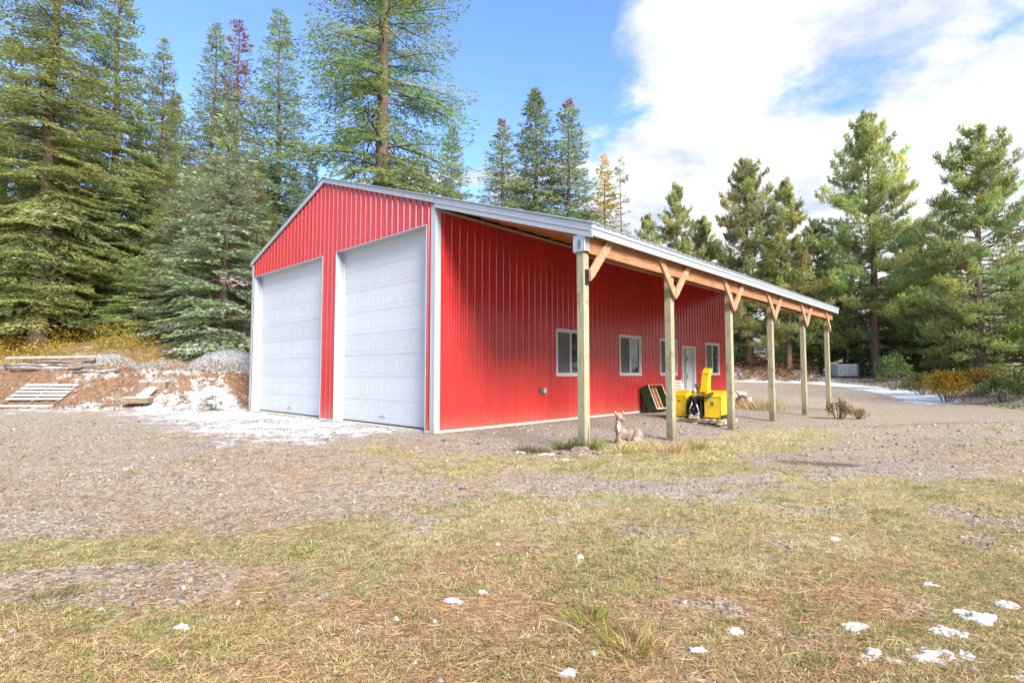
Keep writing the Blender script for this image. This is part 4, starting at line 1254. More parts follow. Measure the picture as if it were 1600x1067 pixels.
def stuff_leaves(name, pts, size, cols, hfn, label, cat, seed, mat=None, spread=0.22):
    rng = np.random.default_rng(seed)
    n = len(pts)
    z = tz(pts[:, 0], pts[:, 1])
    P = np.stack([pts[:, 0], pts[:, 1], z + hfn(rng, n, pts)], 1)
    D = unit(rng.normal(0, 1, (n, 3)) + np.array([0, 0, 0.3]))
    K = kites(P, D, size * rng.uniform(0.6, 1.5, n), size * 0.55 * rng.uniform(0.6, 1.3, n), unit(np.cross(D, rng.normal(0, 1, (n, 3)))))
    c = np.asarray(cols)[rng.integers(0, len(cols), n)] * rng.uniform(0.6, 1.4, (n, 1))
    V = K.reshape(-1, 3)
    o = link(name, np_mesh(name, V, np.arange(len(V)).reshape(-1, 4), np.repeat(c, 4, 0)), None, mat or leaves)
    tag(o, label, cat, kind='stuff')
    return o


r0 = np.random.default_rng(77)
n = 90000
pts = np.stack([r0.uniform(-32, -6, n), r0.uniform(20.4, 31, n)], 1)
s_ = uphill(pts[:, 0], pts[:, 1])
keep = (s_ > 3.3) & (fbm(pts[:, 0] * 0.7, pts[:, 1] * 0.7, 91) > 0.42 + 0.16 * S(-17, -12, pts[:, 0]) + 0.2 * S(24, 29, pts[:, 1])) & (r0.random(n) < 1.0)
pts = pts[keep]
stuff_leaves('undergrowth', pts, 0.085, [(0.48, 0.32, 0.04), (0.42, 0.25, 0.04), (0.36, 0.28, 0.06), (0.30, 0.24, 0.05), (0.45, 0.22, 0.05), (0.18, 0.18, 0.05)],
             lambda g, k, p: 1.1 * g.random(k) ** 1.3 * (0.15 + fbm(p[:, 0] * 1.1, p[:, 1] * 1.1, 92)), 'low yellow autumn undergrowth below the left firs', 'undergrowth', 5)
n = 16000
pts = np.stack([r0.uniform(9, 25, n), r0.uniform(35.5, 47, n)], 1)
e_ = road_edge(pts[:, 0], pts[:, 1])
pts = pts[(e_ > 0.3) & (e_ < 5.0) & (fbm(pts[:, 0] * 0.6, pts[:, 1] * 0.6, 93) > 0.36) & (pts[:, 0] < 22.3)]
stuff_leaves('brush', pts, 0.16, [(0.30, 0.115, 0.06), (0.24, 0.10, 0.055), (0.36, 0.18, 0.09), (0.16, 0.10, 0.06), (0.40, 0.24, 0.13)],
             lambda g, k, p: 0.9 * g.random(k) ** 1.3 * (0.2 + fbm(p[:, 0] * 0.9, p[:, 1] * 0.9, 94)), 'reddish brown dead brush along the far road edge', 'brush', 6)
n = 34000
pts = np.stack([r0.uniform(16, 44, n), r0.uniform(17, 46, n)], 1)
e_ = road_edge(pts[:, 0], pts[:, 1])
pts = pts[(e_ > 0.3) & (e_ < 11) & (fbm(pts[:, 0] * 0.5, pts[:, 1] * 0.5, 95) > 0.36) & ((pts[:, 1] < 35) | (pts[:, 0] > 25))]
stuff_leaves('understory', pts, 0.12, GRN + ORG + [(0.5, 0.52, 0.5), (0.42, 0.34, 0.16)],
             lambda g, k, p: S(0.2, 3.0, road_edge(p[:, 0], p[:, 1])) * 1.6 * g.random(k) ** 1.2 * (0.1 + fbm(p[:, 0] * 0.8, p[:, 1] * 0.8, 96)), 'mixed green and russet understory below the right trees', 'undergrowth', 8)

# ------------------------------------------------------------------ gravel piles on the bank


def mound(name, x, y, w, d, h, label, seed, rz=0.0, ex=1.6):
    n = 46
    a = np.linspace(-1, 1, n)
    X, Y = np.meshgrid(a, a); X, Y = X.ravel(), Y.ravel()
    r = np.sqrt((np.abs(X) ** 2.3 + np.abs(Y) ** 2.3))
    hh = np.clip(1 - r ** ex, -0.3, 1)
    c_, s2 = cos(rz), sin(rz)
    wx, wy = X * w / 2, Y * d / 2
    gx, gy = x + wx * c_ - wy * s2, y + wx * s2 + wy * c_
    Z = tz(gx, gy) * 0.6 + tzf(x, y) * 0.4 + h * hh + 0.14 * h * (fbm(gx * 1.3, gy * 1.3, seed) - 0.5) + 0.04 * (fbm(gx * 7, gy * 7, seed + 3) - 0.5) - 0.03
    V = np.stack([gx - x, gy - y, Z], 1)
    i = np.arange(n * n).reshape(n, n)
    F = np.stack([i[:-1, :-1], i[:-1, 1:], i[1:, 1:], i[1:, :-1]], -1).reshape(-1, 4)
    o = link(name, np_mesh(name, V, F), None, pile_mat, True)
    o.location = (x, y, 0)
    tag(o, label, 'gravel pile', 'grey gravel piles on the bank')


mound('gravel_pile', -15.6, 20.9, 1.9, 2.2, 0.55, 'small grey gravel pile at left beside the long white board', 201)
mound('gravel_pile', -13.3, 20.9, 3.0, 2.0, 0.34, 'low middle grey gravel pile with yellow weeds', 202)
mound('gravel_pile', -11.05, 21.0, 2.9, 2.4, 0.66, 'widest grey gravel pile, nearest the shop corner', 203, ex=2.4)
r1 = np.random.default_rng(8)
pts = np.stack([r1.normal(0, 1, 1500) * 0.55, r1.normal(0, 1, 1500) * 0.18], 1) + np.array([[-14.5, 19.9], [-12.6, 19.75], [-10.6, 19.8]])[r1.integers(0, 3, 1500)]
stuff_leaves('bank_weeds', pts, 0.07, [(0.50, 0.34, 0.07), (0.42, 0.30, 0.10), (0.46, 0.26, 0.08)], lambda g, k, p: 0.42 * g.random(k), 'straw-yellow weeds in front of the gravel piles', 'weeds', 12)

# ------------------------------------------------------------------ things on the left bank


def slope_frame(x, y):
    """orthonormal frame lying on the terrain at x, y"""
    e = 0.9
    zx = (tzf(x + e, y) - tzf(x - e, y)) / (2 * e); zy = (tzf(x, y + e) - tzf(x, y - e)) / (2 * e)
    return zx, zy


pal = empty('wooden_pallet', (-15.85, 18.25, 0))
pal.rotation_euler = (0.56, 0.0, 0.03)
pal.location.z = 0.38
tag(pal, 'weathered grey slatted pallet dusted with snow on the orange bank', 'pallet')
for k in range(3):
    xx = -0.82 + k * 0.82
    MB().box(xx - 0.035, xx + 0.035, -0.66, 0.66, -0.03, 0.075).build('stringer', dark_wood, pal, bevel=0.006)
for k in range(7):
    yy = -0.62 + k * 0.205
    if k == 1: continue
    b_ = MB().box(-0.9, 0.9, yy - 0.056, yy + 0.056, 0.077, 0.099).build('slat', grey_wood, pal, bevel=0.004)
    b_.rotation_euler = (0, 0, random.uniform(-0.012, 0.012))
    MB().box(-0.87, 0.88, yy - 0.035 + random.uniform(-.01, .01), yy + 0.040, 0.0995, 0.108).build('snow_dusting', snow_mat, b_, bevel=0.003)

st = empty('timber_step', (-12.25, 18.2, tzf(-12.25, 18.2)), 0.10)
tag(st, 'snow-capped notched timber block with a plank running down from it', 'timber block')
zb = 0.30
b_ = MB(); b_.box(-0.44, -0.16, 0.30, 0.62, -0.25, zb + 0.22); b_.box(0.16, 0.44, 0.30, 0.62, -0.25, zb + 0.22); b_.box(-0.16, 0.16, 0.40, 0.62, -0.25, zb + 0.20)
b_.build('notched_block', tan_block, st, bevel=0.012)
c_ = MB(); c_.box(-0.43, -0.17, 0.31, 0.61, zb + 0.221, zb + 0.26); c_.box(0.17, 0.43, 0.31, 0.61, zb + 0.221, zb + 0.26); c_.box(-0.16, 0.16, 0.52, 0.61, zb + 0.201, zb + 0.235)
c_.build('snow_cap', snow_mat, st, bevel=0.012)
pl = MB().hexa([(-0.19, -0.28, -0.02), (0.21, -0.28, -0.02), (0.17, 0.40, 0.26), (-0.16, 0.40, 0.26), (-0.19, -0.28, 0.04), (0.21, -0.28, 0.04), (0.17, 0.40, 0.32), (-0.16, 0.40, 0.32)]).build('sloping_plank', tan_block, st)
MB().hexa([(-0.18, -0.27, 0.042), (0.20, -0.27, 0.042), (0.16, 0.39, 0.322), (-0.15, 0.39, 0.322), (-0.18, -0.27, 0.068), (0.20, -0.27, 0.068), (0.16, 0.39, 0.348), (-0.15, 0.39, 0.348)]).build('snow_cap', snow_mat, st, bevel=0.008)
fp = MB().box(-0.36, 0.40, -0.66, -0.29, -0.16, 0.02).build('foot_block', tan_block, st, bevel=0.012)
MB().box(-0.35, 0.39, -0.65, -0.30, 0.021, 0.052).build('snow_cap', snow_mat, st, bevel=0.010)

lg_lab = ['long pale topmost log of the log heap on the left bank', 'dark split log behind the pale log on the bank', 'thick grey log at the front of the log heap', 'short log stub at the left picture edge', 'thin reddish pole lying across the log heap', 'snowy log reaching right from the log heap']
LG = [(-17.2, 19.95, 2.9, 0.055, 0.05, 0.14), (-16.6, 20.1, 2.4, 0.06, -0.07, 0.18), (-16.9, 19.65, 2.5, 0.065, 0.04, 0.04), (-19.2, 19.7, 1.4, 0.11, 0.12, 0.04), (-16.2, 19.85, 2.7, 0.035, -0.11, 0.16), (-15.0, 19.55, 1.7, 0.05, -0.06, 0.03)]
for (x, y, L, r, rz, dz), lab in zip(LG, lg_lab):
    n_ = 9
    mb = MB(); rg = random.Random(int(x * 100))
    mb.tube([(-L / 2 + L * k / (n_ - 1), rg.uniform(-.02, .02), rg.uniform(-.015, .015) + 0.03 * sin(k)) for k in range(n_)], [r * rg.uniform(0.8, 1.12) for _ in range(n_)], 9)
    o = mb.build('log', log_wood, None, True)
    o.location = (x, y, tzf(x, y) + dz * 0.7 + r * 0.25); o.rotation_euler = (0, rg.uniform(-0.03, 0.03), rz)
    tag(o, lab, 'log', 'old logs heaped on the bank')
    sn = MB(); sn.tube([(-L / 2 + L * (k + 0.5) / n_, 0, r * 0.62 + 0.02 * sin(k)) for k in range(n_)], [r * rg.uniform(0.25, 0.62) for _ in range(n_)], 7)
    if lab.startswith(('long pale', 'thick', 'snowy')): sn.build('snow_dusting', snow_mat, o, True)
bd = MB().box(-1.75, 1.75, -0.09, 0.09, 0.0, 0.07).build('white_board', plain('white_washed_board', (0.34, 0.31, 0.28), 0.8, var=0.2), None, bevel=0.008)
bd.location = (-17.6, 20.75, tzf(-17.6, 20.75) + 0.26); bd.rotation_euler = (0, -0.015, 0.0)
tag(bd, 'long whitish board lying behind the log heap under yellow leaves', 'board')
MB().box(-1.7, 1.72, -0.07, 0.085, 0.071, 0.09).build('snow_dusting', snow_mat, bd, bevel=0.008)

# fir seedling by the garage corner
sp_ = conifer(40, 0.62, 0.08, 0.20, 0.075, 4, lambda L, r: fir_spray(L, 0.05, 0.045, 0.06, 0.022, r), base=(0.07, 0.12, 0.03), rb=0.012, snow=0.10)
sd = empty('fir_seedling', (-9.52, 17.45, tzf(-9.52, 17.45) - 0.01)); tag(sd, 'tiny green fir seedling left of the garage corner', 'seedling')
for pn in ('trunk', 'limbs', 'crown', 'snow'):
    if pn in sp_: link({'snow': 'snow_dusting'}.get(pn, pn), sp_[pn], sd)

# ------------------------------------------------------------------ under the lean-to


def local(u, v, z=0.0, dr=0.0, name='thing'):
    x, y = from_uv(u, v)
    return empty(name, (x, y, tzf(x, y) + z), -YAW + dr)


# yellow snow blower standing on a pallet; local x runs across towards the yard, y along the wall
pb = local(6.75, 2.58, 0.0, 0.06, 'shipping_pallet')
pb.scale = (0.84, 1, 1)
tag(pb, 'pale wooden pallet carrying the yellow snow blower', 'pallet')
for yy in (-0.42, 0.0, 0.42):
    MB().box(-0.86, 0.92, yy - 0.045, yy + 0.045, 0.02, 0.10).build('stringer', pallet_wood, pb, bevel=0.006)
for k in range(8):
    xx = -0.80 + k * 0.225
    MB().box(xx - 0.06, xx + 0.06, -0.56, 0.50, 0.101, 0.122).build('deck_board', pallet_wood, pb, bevel=0.003)
for k in range(3):
    xx = -0.70 + k * 0.74
    MB().box(xx - 0.06, xx + 0.06, -0.58, 0.52, -0.005, 0.0195).build('bottom_board', pallet_wood, pb, bevel=0.003)
blk = MB().box(-0.09, 0.14, -0.60, -0.42, 0, 0.08).build('wood_block', pallet_wood, None, bevel=0.006)
blk.location = pb.location + Vector((0, 0, 0.124)); blk.rotation_euler = pb.rotation_euler
tag(blk, 'short wood block under the black gearbox of the blower', 'wood block')

sb = local(6.75, 2.58, 0.124, 0.06, 'snow_blower')
sb.scale = (0.84, 1, 1)
tag(sb, 'yellow tractor snow blower with upright chute and black gearbox', 'snow blower')


def housing(x0, x1, name):
    h = MB()
    # side profile in y,z: open drum housing, sloping back top
    pr = [(-0.36, 0.03), (0.34, 0.0), (0.40, 0.30), (0.34, 0.62), (0.02, 0.70), (-0.30, 0.62), (-0.36, 0.56)]
    n_ = len(pr); b0 = len(h.v)
    for xx in (x0, x1):
        h.v += [(xx, y, z) for y, z in pr]
    h.f.append(tuple(range(n_))[::-1]); h.f.append(tuple(range(n_, 2 * n_)))
    for k in range(n_):
        h.f.append((k, (k + 1) % n_, n_ + (k + 1) % n_, n_ + k))
    o = h.build(name, yellow, sb, bevel=0.010)
    return o


housing(-0.74, -0.30, 'left_housing')
housing(0.26, 0.78, 'right_housing')
MB().box(-0.299, 0.259, -0.20, 0.36, 0.02, 0.54).build('centre_housing', black_metal, sb, bevel=0.02)
MB().box(-0.77, -0.735, -0.40, 0.44, -0.01, 0.10).build('skid_shoe', black_metal, sb)
MB().box(0.775, 0.81, -0.40, 0.44, -0.01, 0.10).build('skid_shoe', black_metal, sb)
tp = MB().hexa([(-0.235, -0.10, 0.53), (0.24, -0.10, 0.53), (0.24, 0.34, 0.56), (-0.235, 0.34, 0.56), (-0.235, -0.10, 0.60), (0.24, -0.10, 0.60), (0.24, 0.34, 0.66), (-0.235, 0.34, 0.66)]).build('top_bridge', yellow, sb, bevel=0.008)
# lower folded flange of each half
MB().box(-0.74, -0.24, -0.385, -0.362, 0.03, 0.065).build('lower_flange', yellow, sb)
MB().box(0.245, 0.78, -0.385, -0.362, 0.03, 0.065).build('lower_flange', yellow, sb)
for xx in (-0.72, -0.325, 0.285, 0.755):
    MB().box(xx - 0.012, xx + 0.012, -0.3635, -0.361, 0.07, 0.55).build('weld_rib', yellow, sb)
    for zz_ in (0.14, 0.50):
        MB().tube([(xx, -0.3636, zz_), (xx, -0.371, zz_)], 0.011, 6).build('bolt', black_metal, sb)
MB().box(-0.735, -0.305, -0.372, -0.300, 0.545, 0.575).build('top_lip', yellow, sb)
MB().box(0.265, 0.775, -0.372, -0.300, 0.545, 0.575).build('top_lip', yellow, sb)
# chute: tapered upright duct with a hinged, tilted cap
ch = MB().hexa([(-0.03, 0.00, 0.64), (0.21, 0.00, 0.64), (0.21, 0.24, 0.64), (-0.03, 0.24, 0.64), (0.04, 0.02, 1.12), (0.24, 0.02, 1.12), (0.24, 0.22, 1.12), (0.04, 0.22, 1.12)]).build('chute', yellow, sb, bevel=0.006)
MB().hexa([(0.035, 0.01, 1.125), (0.245, 0.01, 1.125), (0.245, 0.23, 1.125), (0.035, 0.23, 1.125), (0.09, 0.05, 1.27), (0.285, 0.05, 1.27), (0.285, 0.26, 1.25), (0.09, 0.26, 1.25)]).build('chute_cap', yellow, ch, bevel=0.006)
MB().tube([(0.245, 0.0, 1.125), (0.245, -0.012, 1.125)], 0.02, 10).build('hinge_bolt', black_metal, ch)
# gearbox, hitch and hoses
gb = MB(); gb.hexa([(-0.15, -0.44, 0.08), (0.12, -0.44, 0.08), (0.16, -0.20, 0.06), (-0.19, -0.20, 0.06), (-0.09, -0.42, 0.40), (0.06, -0.42, 0.40), (0.12, -0.20, 0.46), (-0.15, -0.20, 0.46)]); gb.tube([(-0.015, -0.54, 0.22), (-0.015, -0.44, 0.22)], [0.045, 0.065], 12)
gb.build('gearbox', black_metal, sb, False, bevel=0.012)
for sg in (-1, 1):
    MB().bar((sg * 0.03, -0.47, 0.52), (sg * 0.20, -0.46, 0.05), 0.03, 0.045, (0, 1, 0)).build('hitch_arm', black_metal, sb)
MB().box(-0.28, 0.24, -0.47, -0.42, 0.0, 0.05).build('lower_bar', black_metal, sb, bevel=0.006)
MB().box(-0.20, 0.22, -0.36, -0.22, 0.44, 0.54).build('hitch_frame', black_metal, sb, bevel=0.01)
MB().box(-0.19, -0.14, -0.42, -0.30, 0.03, 0.46).build('hitch_plate', black_metal, sb, bevel=0.006)
MB().box(0.15, 0.20, -0.42, -0.30, 0.03, 0.46).build('hitch_plate', black_metal, sb, bevel=0.006)
MB().tube([(-0.02, -0.40, 0.47), (-0.02, -0.43, 0.62), (0.02, -0.40, 0.80)], [0.022, 0.024, 0.014], 8).build('hitch_link', silver, sb, True)
MB().tube([(0.02, -0.45, 0.50), (0.17, -0.50, 0.14)], [0.020, 0.024], 8).build('hitch_link', silver, sb, True)
MB().tube([(-0.06, -0.47, 0.46), (-0.05, -0.52, 0.34), (-0.10, -0.53, 0.24), (-0.10, -0.53, 0.12), (-0.02, -0.53, 0.07)], 0.017, 8).build('grab_hook', silver, sb, True)
MB().tube([(0.08, -0.50, 0.12), (0.18, -0.52, 0.11)], [0.03, 0.035], 10).build('shaft_end', silver, sb, True)
for k in range(3):
    z0 = 0.50 + 0.045 * k
    MB().tube([(0.02, -0.30, z0 + 0.06), (0.18, -0.42, z0 + 0.05), (0.36, -0.46 + 0.02 * k, z0 - 0.06 + 0.03 * k), (0.46, -0.40, z0 + 0.05), (0.52, -0.30, 0.62 + 0.02 * k)], 0.014, 8).build('hydraulic_hose', black_plastic, sb, True)
MB().box(-0.18, -0.04, -0.02, 0.12, 0.71, 0.86).build('control_box', noise_mat('brown_box', (0.10, 0.06, 0.03), (0.17, 0.11, 0.06), scale=9, rough=0.7), sb, bevel=0.01)
# maker's mark on the right half, faint decal on the left
dk = plain('decal_black', (0.03, 0.028, 0.02), 0.5)
dm = MB(); dm.v += [(0.50 + 0.048 * cos(2 * pi * k / 20), -0.3645, 0.385 + 0.048 * sin(2 * pi * k / 20)) for k in range(20)]; dm.f.append(tuple(range(20)))
dm.build('round_emblem', dk, sb)
em = MB(); em.face([(0.470, -0.3665, 0.372), (0.497, -0.3665, 0.382), (0.527, -0.3665, 0.377), (0.512, -0.3665, 0.395), (0.492, -0.3665, 0.402), (0.478, -0.3665, 0.394)])
em.face([(0.505, -0.3665, 0.396), (0.516, -0.3665, 0.399), (0.523, -0.3665, 0.414), (0.510, -0.3665, 0.418)])
em.build('emblem_figure', yellow, sb)


def text_part(body, size, loc, rot, mat, parent, name):
    cu = bpy.data.curves.new(name, 'FONT'); cu.body = body; cu.size = size; cu.align_x = 'CENTER'
    tmp = bpy.data.objects.new(name, cu); COL.objects.link(tmp)
    me = eval_mesh(tmp, name)
    bpy.data.objects.remove(tmp)
    o = link(name, me, parent, mat); o.location = loc; o.rotation_euler = rot
    return o


text_part('JOHN DEERE', 0.036, (0.50, -0.3650, 0.300), (pi / 2, 0, 0), dk, sb, 'maker_lettering')
MB().face([(-0.56, -0.3645, 0.40), (-0.47, -0.3645, 0.40), (-0.47, -0.3645, 0.44), (-0.56, -0.3645, 0.44)]).build('warning_decal', plain('decal_brown', (0.16, 0.08, 0.01), 0.5), sb)

# green-sided wooden tray leaning on the wall
gx = local(8.35, 0.55, 0.0, 0.0, 'wooden_tray')
tag(gx, 'dark green sided wooden tray with orange slats leaning on the red wall', 'tray')
tl = 0.40
gx.rotation_euler = (0.0, -tl, -YAW - 0.06)
gx.location.z += 0.06


def traybox(name, a, mat):
    return MB().box(*a).build(name, mat, gx, bevel=0.006)


# local: z up along the tray, y across, x depth
traybox('green_side', (-0.16, 0.16, -0.40, -0.372, 0, 0.80), green_paint)
traybox('green_side', (-0.16, 0.16, 0.372, 0.40, 0, 0.80), green_paint)
traybox('end_board', (-0.16, 0.16, -0.371, 0.371, 0.0, 0.03), green_paint)
traybox('end_board', (-0.16, 0.16, -0.371, 0.371, 0.77, 0.80), beam_wood)
traybox('back_board', (-0.16, -0.13, -0.371, 0.371, 0.031, 0.769), dark_wood)
for k in range(4):
    yy = -0.28 + k * 0.185
    traybox('slat', (-0.05, -0.02, yy - 0.05, yy + 0.05, 0.032, 0.768), beam_wood)
traybox('edge_strip', (0.161, 0.172, -0.40, -0.372, 0, 0.80), cream)
traybox('edge_strip', (0.161, 0.172, 0.372, 0.40, 0, 0.80), cream)
traybox('edge_strip', (0.161, 0.172, -0.371, 0.371, 0.0, 0.03), cream)

# white slatted chair behind the second post
wc = local(9.45, 0.75, 0.0, -0.2, 'slatted_chair')
tag(wc, 'white slatted garden chair against the wall behind the second post', 'chair')
wh = plain('chair_white', (0.68, 0.66, 0.63), 0.6, var=0.08)
for sx_ in (-0.24, 0.24):
    MB().bar((0.02, sx_, 0.30), (-0.26, sx_, 0.98), 0.045, 0.03).build('back_post', wh, wc)
    MB().bar((0.42, sx_, 0.0), (0.42, sx_, 0.40), 0.05, 0.05, (0, 1, 0)).build('leg', wh, wc)
    MB().bar((-0.16, sx_, 0.0), (0.04, sx_, 0.36), 0.05, 0.05, (0, 1, 0)).build('leg', wh, wc)
    MB().box(-0.10, 0.46, sx_ - 0.04, sx_ + 0.04, 0.52, 0.545).build('arm_rest', wh, wc)
    MB().bar((0.42, sx_, 0.40), (0.42, sx_, 0.52), 0.04, 0.04, (0, 1, 0)).build('arm_support', wh, wc)
for k in range(7):
    q = 0.12 + k * 0.135
    c0 = Vector((0.02, 0, 0.30)).lerp(Vector((-0.26, 0, 0.98)), q)
    MB().bar(c0 + Vector((0.022, -0.27, 0)), c0 + Vector((0.022, 0.27, 0)), 0.022, 0.062).build('back_slat', wh, wc)
for k in range(5):
    MB().box(0.03 + k * 0.085, 0.10 + k * 0.085, -0.27, 0.27, 0.375, 0.395).build('seat_slat', wh, wc)

# hand cart by the far corner
hc = local(15.35, 0.30, 0.0, 0.5, 'hand_cart')
tag(hc, 'small two-wheeled hand cart beside the far corner of the shop', 'cart')
for sy_ in (-0.28, 0.28):
    w_ = MB(); w_.tube([(0.10, sy_ - 0.03, 0.17), (0.10, sy_ + 0.03, 0.17)], 0.17, 20)
    wo_ = w_.build('wheel', rubber, hc, bevel=0.008)
    MB().tube([(0.10, sy_ - 0.034, 0.17), (0.10, sy_ + 0.034, 0.17)], 0.105, 18).build('rim', rust_red, wo_)
    MB().tube([(0.10, sy_ - 0.04, 0.17), (0.10, sy_ + 0.04, 0.17)], 0.04, 10).build('hub', silver, wo_)
    MB().tube([(0.10, sy_ * 0.8, 0.17), (-0.20, sy_ * 0.8, 0.55), (-0.55, sy_ * 0.7, 1.15)], 0.016, 8).build('handle', black_metal, hc, True)
MB().tube([(0.10, -0.32, 0.17), (0.10, 0.32, 0.17)], 0.014, 8).build('axle', black_metal, hc)
MB().hexa([(-0.25, -0.2, 0.22), (0.20, -0.2, 0.22), (0.20, 0.2, 0.22), (-0.25, 0.2, 0.22), (-0.35, -0.24, 0.52), (0.30, -0.24, 0.46), (0.30, 0.24, 0.46), (-0.35, 0.24, 0.52)]).build('bin', plain('cart_white', (0.6, 0.6, 0.58), 0.6), hc, bevel=0.01)
MB().bar((-0.55, -0.2, 1.15), (-0.55, 0.2, 1.15), 0.03, 0.03).build('grip', rubber, hc)
cn = MB().tube([(0, 0, 0), (0, 0, 0.02), (0, 0, 0.24), (0, 0, 0.26)], [0.085, 0.09, 0.09, 0.05], 14).build('white_can', wh, None, True)
x, y = from_uv(14.7, 0.95); cn.location = (x, y, tzf(x, y)); tag(cn, 'small white can on the gravel in front of the hand cart', 'can')

# ------------------------------------------------------------------ lying deer statue


def blobs(parts, name, voxel=0.008, smooth=6):
    mb = MB()
    for p in parts:
        if p[0] == 'e':                   # ellipsoid: centre, radii, rotation about z and y
            _, c, r, rot = p
            bm = bmesh.new(); bmesh.ops.create_icosphere(bm, subdivisions=3, radius=1.0)
            mt = Matrix.Translation(c) @ Matrix.Rotation(rot[1], 4, 'Z') @ Matrix.Rotation(rot[0], 4, 'Y') @ Matrix.Diagonal((*r, 1))
            bm.transform(mt); n0 = len(mb.v)
            bm.verts.index_update()
            mb.v += [tuple(q.co) for q in bm.verts]
            mb.f += [tuple(n0 + q.index for q in f_.verts) for f_ in bm.faces]
            bm.free()
        else:                             # chain of tapered joints
            _, pts, rad = p
            mb.tube(pts, rad, 12)
            for q, r in zip(pts, rad):
                bm = bmesh.new(); bmesh.ops.create_icosphere(bm, subdivisions=2, radius=r * 1.01)
                bm.transform(Matrix.Translation(q)); n0 = len(mb.v); bm.verts.index_update()
                mb.v += [tuple(w_.co) for w_ in bm.verts]; mb.f += [tuple(n0 + w_.index for w_ in f_.verts) for f_ in bm.faces]; bm.free()
    me = mb.mesh('tmp')
    tmp = bpy.data.objects.new('tmp', me); COL.objects.link(tmp)
    m = tmp.modifiers.new('r', 'REMESH'); m.mode = 'VOXEL'; m.voxel_size = voxel
    s = tmp.modifiers.new('s', 'SMOOTH'); s.iterations = smooth; s.factor = 0.5
    out = eval_mesh(tmp, name)
    bpy.data.objects.remove(tmp)
    return out


dx_, dy_ = 2.06, 9.72
deer = empty('deer_statue', (dx_, dy_, tzf(dx_, dy_) + 0.02), 0.06)
deer.scale = (1.02, 1.02, 1.02)
tag(deer, 'faded pinkish brown statue of a lying deer between the first two posts', 'statue')
body = blobs([
    ('e', (-0.105, 0.0, 0.155), (0.105, 0.088, 0.125), (0.25, 0)),
    ('e', (0.03, 0.01, 0.135), (0.15, 0.088, 0.112), (0.05, 0)),
    ('e', (0.165, 0.0, 0.135), (0.105, 0.100, 0.125), (-0.2, 0)),
    ('c', [(-0.13, 0.0, 0.19), (-0.165, -0.01, 0.28), (-0.168, -0.015, 0.355), (-0.155, -0.02, 0.41)], [0.088, 0.066, 0.052, 0.048]),
    ('e', (-0.145, -0.03, 0.433), (0.064, 0.058, 0.060), (0.2, -0.5)),
    ('c', [(-0.135, -0.045, 0.432), (-0.098, -0.082, 0.405), (-0.076, -0.104, 0.386)], [0.043, 0.031, 0.023]),
    ('c', [(-0.190, -0.002, 0.465), (-0.216, 0.004, 0.515), (-0.226, 0.006, 0.560)], [0.016, 0.028, 0.007]),
    ('c', [(-0.112, -0.010, 0.470), (-0.084, 0.002, 0.516), (-0.068, 0.006, 0.556)], [0.016, 0.029, 0.007]),
    ('c', [(-0.16, -0.06, 0.12), (-0.175, -0.085, 0.055), (-0.10, -0.125, 0.030), (-0.02, -0.135, 0.022)], [0.05, 0.036, 0.024, 0.02]),
    ('c', [(-0.15, 0.05, 0.10), (-0.19, 0.06, 0.04), (-0.10, 0.03, 0.025)], [0.045, 0.032, 0.022]),
    ('e', (0.165, -0.075, 0.120), (0.095, 0.048, 0.105), (0.45, 0)),
    ('c', [(0.10, -0.10, 0.07), (0.215, -0.105, 0.045), (0.16, -0.135, 0.025), (0.04, -0.15, 0.02)], [0.045, 0.034, 0.022, 0.017]),
    ('c', [(0.26, 0.0, 0.14), (0.285, 0.01, 0.10)], [0.026, 0.014]),
], 'body', 0.0065, 5)
link('body', body, deer, deer_mat, True)
for ex, ey in ((-0.128, -0.083), (-0.090, -0.045)):
    bm = bmesh.new(); bmesh.ops.create_icosphere(bm, subdivisions=2, radius=0.009)
    me = bpy.data.meshes.new('eye'); bm.to_mesh(me); bm.free()
    e_ = link('eye', me, deer, black_plastic, True); e_.location = (ex, ey, 0.443)
bm = bmesh.new(); bmesh.ops.create_icosphere(bm, subdivisions=2, radius=0.014); me = bpy.data.meshes.new('nose'); bm.to_mesh(me); bm.free()
ns = link('nose', me, deer, plain('nose_brown', (0.16, 0.09, 0.07), 0.5), True); ns.location = (-0.064, -0.118, 0.384); ns.scale = (1.0, 0.9, 0.7)
link('chest_bib', blobs([('e', (-0.185, -0.062, 0.250), (0.022, 0.032, 0.075), (-0.15, 0.4))], 'chest_bib', 0.006, 3), deer, cream, True)
for sx_, ex in ((-1, -0.214), (1, -0.085)):
    link('inner_ear', blobs([('e', (ex, -0.016, 0.516), (0.011, 0.006, 0.028), (0.2 * sx_, 0))], 'inner_ear', 0.004, 2), deer, cream, True)

# ------------------------------------------------------------------ white caged tank by the far road
tk = empty('caged_tank', (24.42, 40.0, tzf(24.42, 40.0)), 0.12)
tag(tk, 'white plastic tank in a steel cage beside the far road', 'tank')
MB().box(-0.80, 0.80, -0.52, 0.52, 0.13, 1.02).build('tank', poly_white, tk, bevel=0.06)
MB().tube([(0, 0, 1.0), (0, 0, 1.06)], 0.10, 16).build('cap', black_plastic, tk)
for sx_ in (-0.66, 0.0, 0.66):
    MB().box(sx_ - 0.07, sx_ + 0.07, -0.54, 0.54, 0.0, 0.11).build('pallet_foot', dark_wood, tk)
cg = MB()
for k in range(11):
    xx = -0.82 + k * 0.164
    for yy in (-0.54, 0.54): cg.bar((xx, yy, 0.11), (xx, yy, 1.05), 0.022, 0.022, (0, 1, 0))
for k in range(7):
    yy = -0.54 + k * 0.18
    for xx in (-0.83, 0.83): cg.bar((xx, yy, 0.11), (xx, yy, 1.05), 0.022, 0.022, (1, 0, 0))
